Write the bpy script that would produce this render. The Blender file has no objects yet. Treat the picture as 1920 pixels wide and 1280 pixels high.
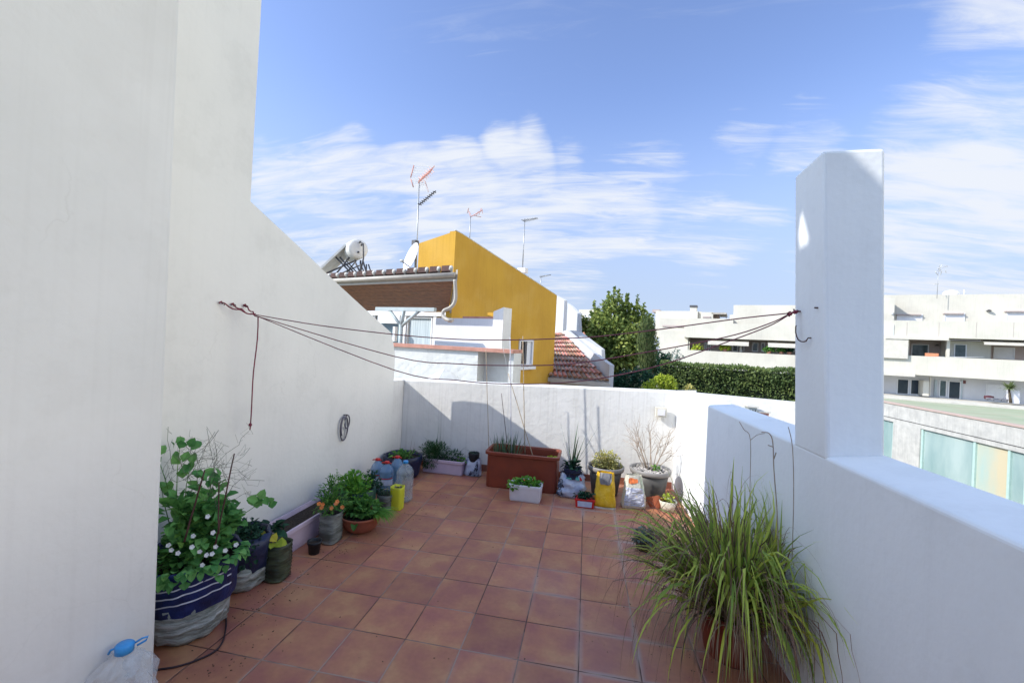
import bpy, math, random
from mathutils import Vector, Matrix, noise as mnoise
R = random.Random(7)
rad = math.radians
scene = bpy.context.scene
COL = scene.collection

# ------------------------------------------------------------------ camera
CR = Vector((0.9833026, 0.1745612, 0.0514232))
CU = Vector((-0.0496165, -0.0147012, 0.9986602))
CF = Vector((-0.1750832, 0.9845366, 0.0057946))
CP = Vector((1.16407, -2.12256, 1.57638))
FPX = 796.26
cam_data = bpy.data.cameras.new("camera")
cam = bpy.data.objects.new("camera", cam_data)
COL.objects.link(cam)
cam_data.sensor_width = 36.0
cam_data.lens = 36.0 * FPX / 1920.0
cam_data.clip_start = 0.05
cam_data.clip_end = 3000
m = Matrix((CR, CU, -CF)).transposed().to_4x4()
m.translation = CP
cam.matrix_world = m
scene.camera = cam

# ------------------------------------------------------------------ sun, sky
SUN_DIR = Vector((1.0, 0.42, -0.74)).normalized()      # the way the light travels
SUN_STRENGTH = 2.45
SKY_STRENGTH = 0.15
sd = bpy.data.lights.new("sun", 'SUN')
sd.energy = SUN_STRENGTH
sd.angle = rad(0.53)
sd.color = (1.0, 0.955, 0.88)
sun = bpy.data.objects.new("sun", sd)
COL.objects.link(sun)
sun.rotation_euler = SUN_DIR.to_track_quat('-Z', 'Y').to_euler()

world = bpy.data.worlds.new("World")
scene.world = world
world.use_nodes = True
wn = world.node_tree.nodes
wl = world.node_tree.links
wn.clear()
def wnode(t, **k):
    n = wn.new(t)
    for a, b in k.items(): setattr(n, a, b)
    return n
out = wnode('ShaderNodeOutputWorld')
bg = wnode('ShaderNodeBackground')
bg.inputs[1].default_value = SKY_STRENGTH
wl.new(bg.outputs[0], out.inputs[0])
sky = wnode('ShaderNodeTexSky', sky_type='NISHITA', sun_disc=False)
sky.sun_elevation = math.asin(-SUN_DIR.z)
sky.sun_rotation = math.atan2(-SUN_DIR.x, -SUN_DIR.y)
sky.air_density = 1.0
sky.dust_density = 0.6
sky.ozone_density = 2.0
tc = wnode('ShaderNodeTexCoord')
def wmath(op, a, b=None, c=None, clamp=False):
    n = wnode('ShaderNodeMath', operation=op, use_clamp=clamp)
    for i, v in enumerate((a, b, c)):
        if v is None: continue
        if isinstance(v, (int, float)): n.inputs[i].default_value = v
        else: wl.new(v, n.inputs[i])
    return n.outputs[0]
def wvec(op, a, b=None, s=None):
    n = wnode('ShaderNodeVectorMath', operation=op)
    for i, v in enumerate((a, b)):
        if v is None: continue
        if isinstance(v, (tuple, Vector)): n.inputs[i].default_value = tuple(v)
        else: wl.new(v, n.inputs[i])
    if s is not None: n.inputs['Scale'].default_value = s
    return n
DIRV = tc.outputs['Generated']
sep = wnode('ShaderNodeSeparateXYZ')
wl.new(DIRV, sep.inputs[0])
# high cloud layer: project the view direction on a flat sheet of air far above
den = wmath('ADD', wmath('MAXIMUM', sep.outputs[2], 0.0), 0.22)
px_ = wmath('DIVIDE', sep.outputs[0], den)
py_ = wmath('DIVIDE', sep.outputs[1], den)
comb = wnode('ShaderNodeCombineXYZ')
wl.new(px_, comb.inputs[0]); wl.new(py_, comb.inputs[1])
mp = wnode('ShaderNodeMapping')
mp.inputs['Rotation'].default_value = (0, 0, rad(-24))
mp.inputs['Scale'].default_value = (0.7, 3.0, 1)
wl.new(comb.outputs[0], mp.inputs['Vector'])
def wnoise(vec, scale, detail=6, rough=0.55, dist=0.0):
    n = wnode('ShaderNodeTexNoise')
    n.inputs['Scale'].default_value = scale
    n.inputs['Detail'].default_value = detail
    n.inputs['Roughness'].default_value = rough
    n.inputs['Distortion'].default_value = dist
    wl.new(vec, n.inputs['Vector'])
    return n.outputs[0]
n1 = wnoise(mp.outputs[0], 1.25, 9, 0.52, 0.7)
n2 = wnoise(mp.outputs[0], 5.5, 10, 0.62, 0.9)
n3 = wnoise(comb.outputs[0], 0.9, 3, 0.5, 0.2)
def pix_dir(x, y):
    return (CF + CR * ((x - 960) / FPX) + CU * ((640 - y) / FPX)).normalized()
wrp = wnode('ShaderNodeTexNoise')
wrp.inputs['Scale'].default_value = 3.5; wrp.inputs['Detail'].default_value = 5
wl.new(DIRV, wrp.inputs['Vector'])
wrp.inputs['Roughness'].default_value = .45
wsub = wvec('SUBTRACT', wrp.outputs['Color'], (.5, .5, .5))
wmul = wvec('MULTIPLY', wsub.outputs[0], (.30, .30, .12))
DIRW = wvec('NORMALIZE', wvec('ADD', DIRV, wmul.outputs[0]).outputs[0]).outputs[0]
def blob(x, y, deg_in, deg_out, w):
    """a patch of the sky round one direction, fading from deg_in to deg_out"""
    d = wvec('DOT_PRODUCT', DIRW, pix_dir(x, y)).outputs['Value']
    mr = wnode('ShaderNodeMapRange', interpolation_type='SMOOTHSTEP')
    wl.new(d, mr.inputs[0])
    mr.inputs[1].default_value = math.cos(rad(deg_out))
    mr.inputs[2].default_value = math.cos(rad(deg_in))
    mr.inputs[3].default_value = 0
    mr.inputs[4].default_value = w
    return mr.outputs[0]
mask = None
for b in [(560, 310, 1.5, 6, .55), (640, 315, 2, 7, .6), (740, 312, 2, 6, .55), (830, 305, 1, 5, .4), (590, 400, 3, 10, .5), (700, 370, 3, 9, .5),
          (820, 370, 3, 9, .6), (930, 300, 1, 5, .5), (1000, 322, 1.5, 6, .5), (1100, 350, 2, 7, .45), (1180, 400, 3, 8, .5), (1230, 340, 1, 6, .4),
          (900, 430, 5, 12, .5), (1050, 450, 5, 12, .45), (1300, 450, 4, 11, .38), (650, 480, 4, 10, .5), (1380, 235, .5, 5, .36), (1500, 245, .5, 6, .4),
          (1440, 400, 1, 7, .36), (1900, 120, 1, 8, .5), (1830, 175, 1, 7, .45), (1780, 300, 4, 12, .5), (1850, 420, 6, 16, .55), (1970, 250, 6, 14, .55), (1090, 165, 0, 5, .12)]:
    o = blob(*b)
    mask = o if mask is None else wmath('SMOOTH_MAX', mask, o, .14)
t = wmath('ADD', wmath('MULTIPLY', n1, 0.62), wmath('MULTIPLY', n2, 0.38))
t = wmath('ADD', wmath('MULTIPLY', wmath('SUBTRACT', t, .5), 2.0), wmath('ADD', mask, .5))
cr_ = wnode('ShaderNodeMapRange', interpolation_type='SMOOTHSTEP')
wl.new(t, cr_.inputs[0])
cr_.inputs[1].default_value = 0.74
cr_.inputs[2].default_value = 1.24
cr_.inputs[3].default_value = 0
cr_.inputs[4].default_value = 0.97
hi_ = wnode('ShaderNodeMapRange', interpolation_type='SMOOTHSTEP')
wl.new(sep.outputs[2], hi_.inputs[0])
hi_.inputs[1].default_value = .66; hi_.inputs[2].default_value = .46
cloud = wmath('MULTIPLY', cr_.outputs[0], wmath('ADD', wmath('MULTIPLY', hi_.outputs[0], .85), .15))
hz = wnode('ShaderNodeMapRange', interpolation_type='SMOOTHSTEP')
wl.new(sep.outputs[2], hz.inputs[0])
hz.inputs[1].default_value = 0.52; hz.inputs[2].default_value = 0.08
hz.inputs[3].default_value = 0.0; hz.inputs[4].default_value = 0.85
mixh = wnode('ShaderNodeMix', data_type='RGBA')
# blue of the clear sky, pulled a little to violet as the photograph's sky is
tint = wnode('ShaderNodeMix', data_type='RGBA', blend_type='MULTIPLY')
tint.inputs[0].default_value = 1.0
wl.new(sky.outputs[0], tint.inputs[6])
tint.inputs[7].default_value = (.76, .725, .83, 1)
wl.new(hz.outputs[0], mixh.inputs[0])
wl.new(tint.outputs[2], mixh.inputs[6])
mixh.inputs[7].default_value = (1.42, 1.72, 2.32, 1)
mixc = wnode('ShaderNodeMix', data_type='RGBA')
wl.new(cloud, mixc.inputs[0])
wl.new(mixh.outputs[2], mixc.inputs[6])
mixc.inputs[7].default_value = (2.5, 2.62, 2.85, 1)
# unseen bright cloud added right of the frame to light the left wall
east = wnode('ShaderNodeMapRange', interpolation_type='SMOOTHSTEP')
wl.new(sep.outputs[0], east.inputs[0])
east.inputs[1].default_value = .74; east.inputs[2].default_value = .93
mixe = wnode('ShaderNodeMix', data_type='RGBA')
wl.new(east.outputs[0], mixe.inputs[0]); wl.new(mixc.outputs[2], mixe.inputs[6])
mixe.inputs[7].default_value = (9.5, 9.1, 7.6, 1)
# unseen bright haze added round the sun to lift the right parapet's shaded face
west = wnode('ShaderNodeMapRange', interpolation_type='SMOOTHSTEP')
wl.new(wvec('DOT_PRODUCT', DIRV, Vector((-.9, -.35, .25)).normalized()).outputs['Value'], west.inputs[0])
west.inputs[1].default_value = .56; west.inputs[2].default_value = .86
mixw = wnode('ShaderNodeMix', data_type='RGBA')
wl.new(west.outputs[0], mixw.inputs[0]); wl.new(mixe.outputs[2], mixw.inputs[6])
mixw.inputs[7].default_value = (4.4, 6.0, 8.4, 1)
# unseen pale veil added above the frame to lift the floor and shaded walls
zen = wnode('ShaderNodeMapRange', interpolation_type='SMOOTHSTEP')
wl.new(sep.outputs[2], zen.inputs[0])
zen.inputs[1].default_value = .74; zen.inputs[2].default_value = .9
mixz = wnode('ShaderNodeMix', data_type='RGBA')
wl.new(zen.outputs[0], mixz.inputs[0]); wl.new(mixw.outputs[2], mixz.inputs[6])
mixz.inputs[7].default_value = (1.9, 2.5, 3.7, 1)
wl.new(mixz.outputs[2], bg.inputs[0])

scene.view_settings.view_transform = 'Standard'
scene.view_settings.look = 'None'
scene.view_settings.exposure = 1.2
scene.view_settings.gamma = 1.0
scene.render.engine = 'CYCLES'

# ------------------------------------------------------------------ pixel -> point helpers
def ray(x, y): return CF + CR * ((x - 960) / FPX) + CU * ((640 - y) / FPX)
def PZC(x, y, zc): return CP + ray(x, y) * zc
def atX(x, y, v):
    d = ray(x, y); return CP + d * ((v - CP.x) / d.x)
def atY(x, y, v):
    d = ray(x, y); return CP + d * ((v - CP.y) / d.y)
def atZ(x, y, v=0.0):
    d = ray(x, y); return CP + d * ((v - CP.z) / d.z)

class VPl:
    """an upright plane: origin a, running to the right along e, w = away from the viewer"""
    def __init__(s, a, e):
        s.o = Vector((a.x, a.y, 0)); s.e = Vector((e.x, e.y, 0)).normalized()
        s.w = Vector((-s.e.y, s.e.x, 0))
        if s.w.dot(s.o - Vector((CP.x, CP.y, 0))) < 0: s.w = -s.w
    def at(s, x, y, rec=0.0):
        d = ray(x, y); o = s.o + s.w * rec
        t = (o - CP).dot(s.w) / d.dot(s.w)
        return CP + d * t
    def uz(s, x, y, rec=0.0):
        p = s.at(x, y, rec); return (p - s.o).dot(s.e), p.z
    def pt(s, u, z, d=0.0): return s.o + s.e * u + s.w * d + Vector((0, 0, z))
    def frame(s, d=0.0):
        return s.o + s.w * d

# ------------------------------------------------------------------ mesh builder
class MB:
    def __init__(s): s.v = []; s.f = []; s.sm = []
    def add(s, vs, fs, smooth=False):
        b = len(s.v); s.v.extend([tuple(p) for p in vs])
        for f in fs: s.f.append(tuple(i + b for i in f)); s.sm.append(smooth)
        return s
    def hexa(s, p):
        """eight corners: bottom 4 ccw, top 4 ccw"""
        return s.add(p, [(3, 2, 1, 0), (4, 5, 6, 7), (0, 1, 5, 4), (1, 2, 6, 5), (2, 3, 7, 6), (3, 0, 4, 7)])
    def box(s, x0, x1, y0, y1, z0, z1):
        return s.hexa([(x0, y0, z0), (x1, y0, z0), (x1, y1, z0), (x0, y1, z0), (x0, y0, z1), (x1, y0, z1), (x1, y1, z1), (x0, y1, z1)])
    def vbox(s, pl, u0, u1, z0, z1, d0, d1):
        q = [pl.pt(u0, z0, d0), pl.pt(u1, z0, d0), pl.pt(u1, z0, d1), pl.pt(u0, z0, d1), pl.pt(u0, z1, d0), pl.pt(u1, z1, d0), pl.pt(u1, z1, d1), pl.pt(u0, z1, d1)]
        return s.hexa(q)
    def prism(s, poly, off):
        """flat polygon (3D points) extruded by the vector off"""
        n = len(poly); a = [Vector(p) for p in poly]; b = [p + off for p in a]
        fs = [tuple(range(n - 1, -1, -1)), tuple(range(n, 2 * n))]
        for i in range(n):
            j = (i + 1) % n; fs.append((i, j, n + j, n + i))
        return s.add(a + b, fs)
    def tube(s, pts, r, n=6, cap=True):
        pts = [Vector(p) for p in pts]
        rs = r if isinstance(r, (list, tuple)) else [r] * len(pts)
        vs = []; fs = []
        d0 = (pts[1] - pts[0]).normalized()
        a = d0.orthogonal().normalized()
        for i, p in enumerate(pts):
            if i == 0: d = pts[1] - pts[0]
            elif i == len(pts) - 1: d = pts[-1] - pts[-2]
            else: d = pts[i + 1] - pts[i - 1]
            if d.length < 1e-9: d = d0
            d = d.normalized()
            a = (a - d * a.dot(d))
            a = a.normalized() if a.length > 1e-6 else d.orthogonal().normalized()
            b = d.cross(a)
            for k in range(n):
                t = 2 * math.pi * k / n
                vs.append(p + (a * math.cos(t) + b * math.sin(t)) * rs[i])
        for i in range(len(pts) - 1):
            for k in range(n):
                k2 = (k + 1) % n
                fs.append((i * n + k, i * n + k2, (i + 1) * n + k2, (i + 1) * n + k))
        if cap:
            fs.append(tuple(range(n - 1, -1, -1)))
            fs.append(tuple((len(pts) - 1) * n + k for k in range(n)))
        return s.add(vs, fs, n > 4)
    def lathe(s, prof, n=24, c=(0, 0, 0), amp=0.0, seed=0, sx=1.0, sy=1.0, sq=0.0, freq=6.0, close=True, ax=None):
        """profile [(r, z)] turned round z; amp wobbles it, sq squares it"""
        c = Vector(c); vs = []; fs = []
        for i, (r, z) in enumerate(prof):
            for k in range(n):
                t = 2 * math.pi * k / n
                cx, sn = math.cos(t), math.sin(t)
                q = 1.0
                if sq: q = 1 + sq * (1 / max(abs(cx), abs(sn)) - 1)
                rr = r * q
                if amp:
                    rr += amp * (mnoise.noise(Vector((cx * freq * r * 4 + seed, sn * freq * r * 4, z * freq * 2.2 + seed)))) * min(1.0, r * 12)
                zz = z + (amp * 0.6 * mnoise.noise(Vector((cx * 2 + seed * 3, sn * 2, z * 3))) if amp else 0)
                p = Vector((rr * cx * sx, rr * sn * sy, zz))
                if ax is not None: p = ax @ p
                vs.append(c + p)
        for i in range(len(prof) - 1):
            for k in range(n):
                k2 = (k + 1) % n
                fs.append((i * n + k, i * n + k2, (i + 1) * n + k2, (i + 1) * n + k))
        if close:
            fs.append(tuple(range(n - 1, -1, -1)))
            fs.append(tuple((len(prof) - 1) * n + k for k in range(n)))
        return s.add(vs, fs, True)
    def leaf(s, p, d, up, L, W, fold=0.25, curl=0.0):
        d = d.normalized(); sd_ = d.cross(up)
        if sd_.length < 1e-4: sd_ = d.orthogonal()
        sd_.normalize(); nn = sd_.cross(d)
        a = p; tip = p + d * L - nn * (curl * L); m1 = p + d * (L * 0.42) + nn * (0.02 * L)
        l = m1 + sd_ * (W * .5) + nn * (W * fold); r_ = m1 - sd_ * (W * .5) + nn * (W * fold)
        l2 = p + d * (L * .78) + sd_ * (W * .32) + nn * (W * fold * .6 - curl * L * .5)
        r2 = p + d * (L * .78) - sd_ * (W * .32) + nn * (W * fold * .6 - curl * L * .5)
        return s.add([a, l, l2, tip, r2, r_, m1], [(0, 6, 1), (6, 2, 1), (6, 3, 2), (6, 4, 3), (6, 5, 4), (0, 5, 6)], False)
    def blade(s, p, d, L, W, droop, n=7, tw=0.0, late=False, xmax=1e9, kink=None):
        """a grass blade: starts along d, bends down by droop"""
        p = Vector(p); d = Vector(d).normalized(); vs = []; fs = []
        st = L / n
        side = d.cross(Vector((0, 0, 1)))
        if side.length < 1e-3: side = Vector((R.uniform(-1, 1), R.uniform(-1, 1), 0))
        side.normalize()
        side = Matrix.Rotation(tw, 3, d) @ side
        for i in range(n + 1):
            t = i / n
            if kink is not None and i == kink: d = (d + Vector((R.uniform(-.4, .4), R.uniform(-.4, .4), -1.5))).normalized()
            w = W * (0.55 + 0.9 * t) if t < .35 else W * (1.0 - ((t - .35) / .65) ** 1.7) * 0.87
            w = max(w, W * .04)
            vs.append(p + side * (w * .5)); vs.append(p - side * (w * .5))
            p = p + d * st
            if p.x > xmax: p.x = xmax - .002 * i; d.x = min(d.x, 0.0)
            k_ = (0.1 + 3.6 * t * t) if late else (0.25 + 1.5 * t)
            d = (d + Vector((0, 0, -droop * k_ / n * 1.9))).normalized()
        for i in range(n): fs.append((2 * i, 2 * i + 1, 2 * i + 3, 2 * i + 2))
        return s.add(vs, fs, True)
    def quad(s, a, b, c, d): return s.add([a, b, c, d], [(0, 1, 2, 3)])
    def build(s, name, mat, parent=None, bevel=0.0, segs=2):
        me = bpy.data.meshes.new(name)
        org = parent.location if parent is not None and parent.type == 'EMPTY' else Vector((0, 0, 0))
        if parent is not None and parent.type != 'EMPTY': org = Vector(parent['org'])
        if parent is None and s.v:
            xs = [p[0] for p in s.v]; ys = [p[1] for p in s.v]; zs = [p[2] for p in s.v]
            org = Vector(((min(xs) + max(xs)) / 2, (min(ys) + max(ys)) / 2, min(zs)))
            if name in WORLD_ORG: org = Vector((0, 0, 0))
        me.from_pydata([(p[0] - org.x, p[1] - org.y, p[2] - org.z) for p in s.v], [], s.f)
        me.polygons.foreach_set('use_smooth', s.sm)
        me.materials.append(mat)
        me.update()
        o = bpy.data.objects.new(name, me)
        COL.objects.link(o)
        o['org'] = tuple(org)
        if parent is not None:
            o.parent = parent
        else:
            o.location = org
        if bevel:
            b = o.modifiers.new('bevel', 'BEVEL'); b.width = bevel; b.segments = segs; b.limit_method = 'ANGLE'; b.angle_limit = rad(40)
        return o
WORLD_ORG = {'terrace_floor', 'ground'}
def tag(o, label, cat, group=None, kind=None):
    o['label'] = label
    if cat: o['category'] = cat
    if group: o['group'] = group
    if kind: o['kind'] = kind
    return o
def thing(name, label, cat, loc, group=None):
    o = bpy.data.objects.new(name, None)
    o.location = Vector(loc); o.empty_display_size = 0.1
    COL.objects.link(o)
    return tag(o, label, cat, group)
def lab(o, text): o['label'] = text; return o

# ------------------------------------------------------------------ materials
def M(name, c1, c2=None, rough=0.75, scale=6.0, detail=6, bump=0.0, bscale=30.0, island=0.0, metal=0.0, spec=0.5,
      stretch=(1, 1, 1), alpha=1.0, lo=0.35, hi=0.65, trans=0.0, sub=0.0, c3=None, s3=40.0, w3=0.0, bdist=0.01, streak=0.0, ior=1.45, crack=0.0):
    mt = bpy.data.materials.new(name); mt.use_nodes = True
    nt = mt.node_tree; N = nt.nodes; L = nt.links
    b = N['Principled BSDF']
    b.inputs['Roughness'].default_value = rough
    b.inputs['Metallic'].default_value = metal
    b.inputs['Specular IOR Level'].default_value = spec
    b.inputs['Alpha'].default_value = alpha
    b.inputs['Transmission Weight'].default_value = trans
    b.inputs['IOR'].default_value = ior
    tco = N.new('ShaderNodeTexCoord')
    mpn = N.new('ShaderNodeMapping'); mpn.inputs['Scale'].default_value = stretch
    L.new(tco.outputs['Object'], mpn.inputs['Vector'])
    c1 = tuple(c1) + (1,); c2 = tuple(c2) + (1,) if c2 else tuple(v * .8 for v in c1[:3]) + (1,)
    nz = N.new('ShaderNodeTexNoise'); nz.inputs['Scale'].default_value = scale; nz.inputs['Detail'].default_value = detail
    nz.inputs['Roughness'].default_value = .6
    L.new(mpn.outputs[0], nz.inputs['Vector'])
    mr = N.new('ShaderNodeMapRange'); mr.inputs[1].default_value = lo; mr.inputs[2].default_value = hi
    L.new(nz.outputs[0], mr.inputs[0])
    mx = N.new('ShaderNodeMix'); mx.data_type = 'RGBA'
    L.new(mr.outputs[0], mx.inputs[0]); mx.inputs[6].default_value = c1; mx.inputs[7].default_value = c2
    colr = mx.outputs[2]
    if c3 is not None:
        n3_ = N.new('ShaderNodeTexNoise'); n3_.inputs['Scale'].default_value = s3; n3_.inputs['Detail'].default_value = 5
        L.new(mpn.outputs[0], n3_.inputs['Vector'])
        m3 = N.new('ShaderNodeMapRange'); m3.inputs[1].default_value = .5; m3.inputs[2].default_value = .72
        m3.inputs[4].default_value = w3
        L.new(n3_.outputs[0], m3.inputs[0])
        x3 = N.new('ShaderNodeMix'); x3.data_type = 'RGBA'
        L.new(m3.outputs[0], x3.inputs[0]); L.new(colr, x3.inputs[6]); x3.inputs[7].default_value = tuple(c3) + (1,)
        colr = x3.outputs[2]
    if streak:
        mp2 = N.new('ShaderNodeMapping'); mp2.inputs['Scale'].default_value = (24, 24, .5)
        L.new(tco.outputs['Object'], mp2.inputs['Vector'])
        n4 = N.new('ShaderNodeTexNoise'); n4.inputs['Scale'].default_value = 1.6; n4.inputs['Detail'].default_value = 8
        L.new(mp2.outputs[0], n4.inputs['Vector'])
        m4 = N.new('ShaderNodeMapRange'); m4.inputs[1].default_value = .52; m4.inputs[2].default_value = .8; m4.inputs[4].default_value = streak
        L.new(n4.outputs[0], m4.inputs[0])
        x4 = N.new('ShaderNodeMix'); x4.data_type = 'RGBA'; x4.blend_type = 'MULTIPLY'
        L.new(m4.outputs[0], x4.inputs[0]); L.new(colr, x4.inputs[6]); x4.inputs[7].default_value = (.55, .53, .5, 1)
        colr = x4.outputs[2]
    if crack:
        vo = N.new('ShaderNodeTexVoronoi'); vo.feature = 'DISTANCE_TO_EDGE'; vo.inputs['Scale'].default_value = .9
        dn_ = N.new('ShaderNodeTexNoise'); dn_.inputs['Scale'].default_value = 3; dn_.inputs['Detail'].default_value = 6
        L.new(tco.outputs['Object'], dn_.inputs['Vector'])
        dm = N.new('ShaderNodeMix'); dm.data_type = 'RGBA'; dm.inputs[0].default_value = .35
        L.new(tco.outputs['Object'], dm.inputs[6]); L.new(dn_.outputs['Color'], dm.inputs[7]); L.new(dm.outputs[2], vo.inputs['Vector'])
        ck = N.new('ShaderNodeMapRange'); ck.inputs[1].default_value = .0035; ck.inputs[2].default_value = .0; L.new(vo.outputs['Distance'], ck.inputs[0])
        cm = N.new('ShaderNodeTexNoise'); cm.inputs['Scale'].default_value = 1.1; L.new(tco.outputs['Object'], cm.inputs['Vector'])
        cm2 = N.new('ShaderNodeMapRange'); cm2.inputs[1].default_value = .56; cm2.inputs[2].default_value = .68; cm2.inputs[4].default_value = crack; L.new(cm.outputs[0], cm2.inputs[0])
        cx = N.new('ShaderNodeMath'); cx.operation = 'MULTIPLY'; L.new(ck.outputs[0], cx.inputs[0]); L.new(cm2.outputs[0], cx.inputs[1])
        # rubbed and patched paint
        pn = N.new('ShaderNodeTexNoise'); pn.inputs['Scale'].default_value = 2.6; pn.inputs['Detail'].default_value = 10; pn.inputs['Roughness'].default_value = .7; L.new(tco.outputs['Object'], pn.inputs['Vector'])
        pm = N.new('ShaderNodeMapRange'); pm.inputs[1].default_value = .54; pm.inputs[2].default_value = .60; pm.inputs[4].default_value = .045; L.new(pn.outputs[0], pm.inputs[0])
        ca = N.new('ShaderNodeMath'); ca.operation = 'MAXIMUM'; L.new(cx.outputs[0], ca.inputs[0]); L.new(pm.outputs[0], ca.inputs[1])
        cc_ = N.new('ShaderNodeMix'); cc_.data_type = 'RGBA'; cc_.blend_type = 'MULTIPLY'; L.new(ca.outputs[0], cc_.inputs[0]); L.new(colr, cc_.inputs[6]); cc_.inputs[7].default_value = (.5, .48, .43, 1)
        colr = cc_.outputs[2]
    if island:
        g = N.new('ShaderNodeNewGeometry')
        hs = N.new('ShaderNodeHueSaturation')
        m5 = N.new('ShaderNodeMapRange'); m5.inputs[3].default_value = 1 - island; m5.inputs[4].default_value = 1 + island
        L.new(g.outputs['Random Per Island'], m5.inputs[0])
        L.new(m5.outputs[0], hs.inputs['Value'])
        m6 = N.new('ShaderNodeMath'); m6.operation = 'MULTIPLY_ADD'
        L.new(g.outputs['Random Per Island'], m6.inputs[0]); m6.inputs[1].default_value = -.06 * island * 2; m6.inputs[2].default_value = .5 + .03 * island * 2
        L.new(m6.outputs[0], hs.inputs['Hue'])
        L.new(colr, hs.inputs['Color']); colr = hs.outputs[0]
    L.new(colr, b.inputs['Base Color'])
    if bump:
        nb = N.new('ShaderNodeTexNoise'); nb.inputs['Scale'].default_value = bscale; nb.inputs['Detail'].default_value = 5
        L.new(mpn.outputs[0], nb.inputs['Vector'])
        bp = N.new('ShaderNodeBump'); bp.inputs['Strength'].default_value = bump; bp.inputs['Distance'].default_value = bdist
        L.new(nb.outputs[0], bp.inputs['Height']); L.new(bp.outputs[0], b.inputs['Normal'])
    if sub:
        tr = N.new('ShaderNodeBsdfTranslucent'); L.new(colr, tr.inputs[0])
        ms = N.new('ShaderNodeMixShader'); ms.inputs[0].default_value = sub
        L.new(b.outputs[0], ms.inputs[1]); L.new(tr.outputs[0], ms.inputs[2])
        L.new(ms.outputs[0], N['Material Output'].inputs[0])
    return mt

plaster = M('white_plaster', (.80, .79, .745), (.75, .745, .705), rough=.85, scale=1.3, bump=.35, bscale=26, bdist=.006, streak=.05, c3=(.68, .67, .64), s3=1.3, w3=.3, spec=.2, crack=.12)
plaster_b = M('white_plaster_weathered', (.79, .775, .74), (.70, .69, .655), rough=.85, scale=2.2, bump=.55, bscale=20, bdist=.008, streak=.34, c3=(.66, .65, .61), s3=3.5, w3=.3, spec=.2, crack=.2)
plaster_rough = M('white_lime_render', (.68, .675, .64), (.6, .59, .55), rough=.9, scale=3, bump=.8, bscale=9, bdist=.02, streak=.1, spec=.2)
white_far = M('white_facade_paint', (.64, .605, .52), (.55, .515, .44), rough=.85, scale=.35, bump=.2, bscale=3, bdist=.02, streak=.35, spec=.2, c3=(.48, .46, .41), s3=.8, w3=.35)
white_grey = M('white_wall_shade_grey', (.54, .54, .55), (.46, .46, .47), rough=.85, scale=1.2, streak=.6, spec=.2)  # white greyed down to stand for shade; the streaks are weathering
white_shade = M('white_wall_shade_tone', (.66, .66, .68), (.60, .60, .62), rough=.85, scale=.8, streak=.12, spec=.2)  # white toned down, shade on the walls put into the colour
yellow = M('yellow_ochre_render', (.60, .345, .05), (.52, .29, .045), rough=.85, scale=.8, bump=.3, bscale=25, bdist=.01, streak=.35, spec=.2, c3=(.66, .42, .12), s3=1.4, w3=.35)
plaster_c = M('shade_blue_plaster', (.77, .79, .80), (.73, .75, .765), rough=.85, scale=1.3, bump=.35, bscale=26, bdist=.006, streak=.06, c3=(.67, .69, .70), s3=1.3, w3=.3, spec=.2, crack=.12)  # white plaster tinted blue to carry the cool tone of its shade
terracotta = M('terracotta_plastic', (.235, .046, .02), (.185, .038, .02), rough=.45, scale=5, bump=.05)
terracotta_pot = M('terracotta_clay', (.40, .12, .055), (.30, .09, .05), rough=.8, scale=9, bump=.2)
cap_tile = M('coping_tile', (.55, .27, .2), (.42, .2, .15), rough=.8, scale=8)
lilac = M('lilac_plastic', (.62, .50, .60), (.54, .44, .53), rough=.5, scale=7)
white_plastic = M('white_plastic', (.72, .71, .74), (.66, .65, .67), rough=.4, scale=6)
grey_pot = M('grey_plastic', (.095, .09, .085), (.07, .068, .065), rough=.55, scale=8)
grey_rim = M('grey_plastic_rim', (.26, .245, .23), (.2, .19, .185), rough=.55, scale=8)
black_pl = M('black_plastic', (.012, .014, .018), (.02, .022, .025), rough=.5)
soil = M('soil', (.025, .017, .012), (.05, .035, .025), rough=.95, scale=40, bump=1, bscale=80, bdist=.02)
blue_bag = M('blue_bag_cloth', (.008, .022, .12), (.004, .01, .05), rough=.45, scale=9, bump=.6, bscale=16, bdist=.02)
navy = M('navy_plastic', (.006, .011, .035), (.012, .022, .07), rough=.4, scale=8, bump=.6, bscale=14, bdist=.02)
dgreen_bag = M('dark_green_bag', (.006, .05, .035), (.004, .03, .03), rough=.45, scale=8, bump=.5, bscale=14, bdist=.02)
stripe = M('white_stripe', (.55, .58, .66), (.42, .45, .55), rough=.6)
crumple = M('crumpled_plastic', (.42, .47, .46), (.12, .15, .13), rough=.3, scale=7, stretch=(.6, .6, 2.2), bump=1, bscale=12, bdist=.03, lo=.38, hi=.62, c3=(.62, .66, .66), s3=12, w3=.7)
jug_dark = M('jug_full_of_soil', (.02, .025, .018), (.07, .09, .05), rough=.22, scale=6, stretch=(.8, .8, 3), bump=.6, bscale=14, bdist=.02, c3=(.12, .16, .07), s3=9, w3=.5)
jug_grey = M('jug_ribbed_grey', (.10, .11, .09), (.26, .28, .25), rough=.25, scale=6, stretch=(.8, .8, 3.2), bump=.6, bscale=14, bdist=.02, lo=.42, hi=.6)
yellow_pl = M('lime_yellow_plastic', (.66, .66, .035), (.55, .56, .03), rough=.45, scale=8, bump=.2)
clear = M('clear_bottle_plastic', (.55, .60, .62), (.35, .40, .43), rough=.06, alpha=.42, scale=9, bump=.5, bscale=22, bdist=.01)
water = M('bottled_water', (.10, .25, .36), (.07, .19, .3), rough=.05, alpha=.62, scale=4)
blue_clear = M('blue_bottle_plastic', (.26, .42, .62), (.16, .30, .5), rough=.06, alpha=.5, scale=5)
paper = M('bottle_label', (.60, .66, .78), (.45, .52, .68), rough=.6, scale=16)
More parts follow.
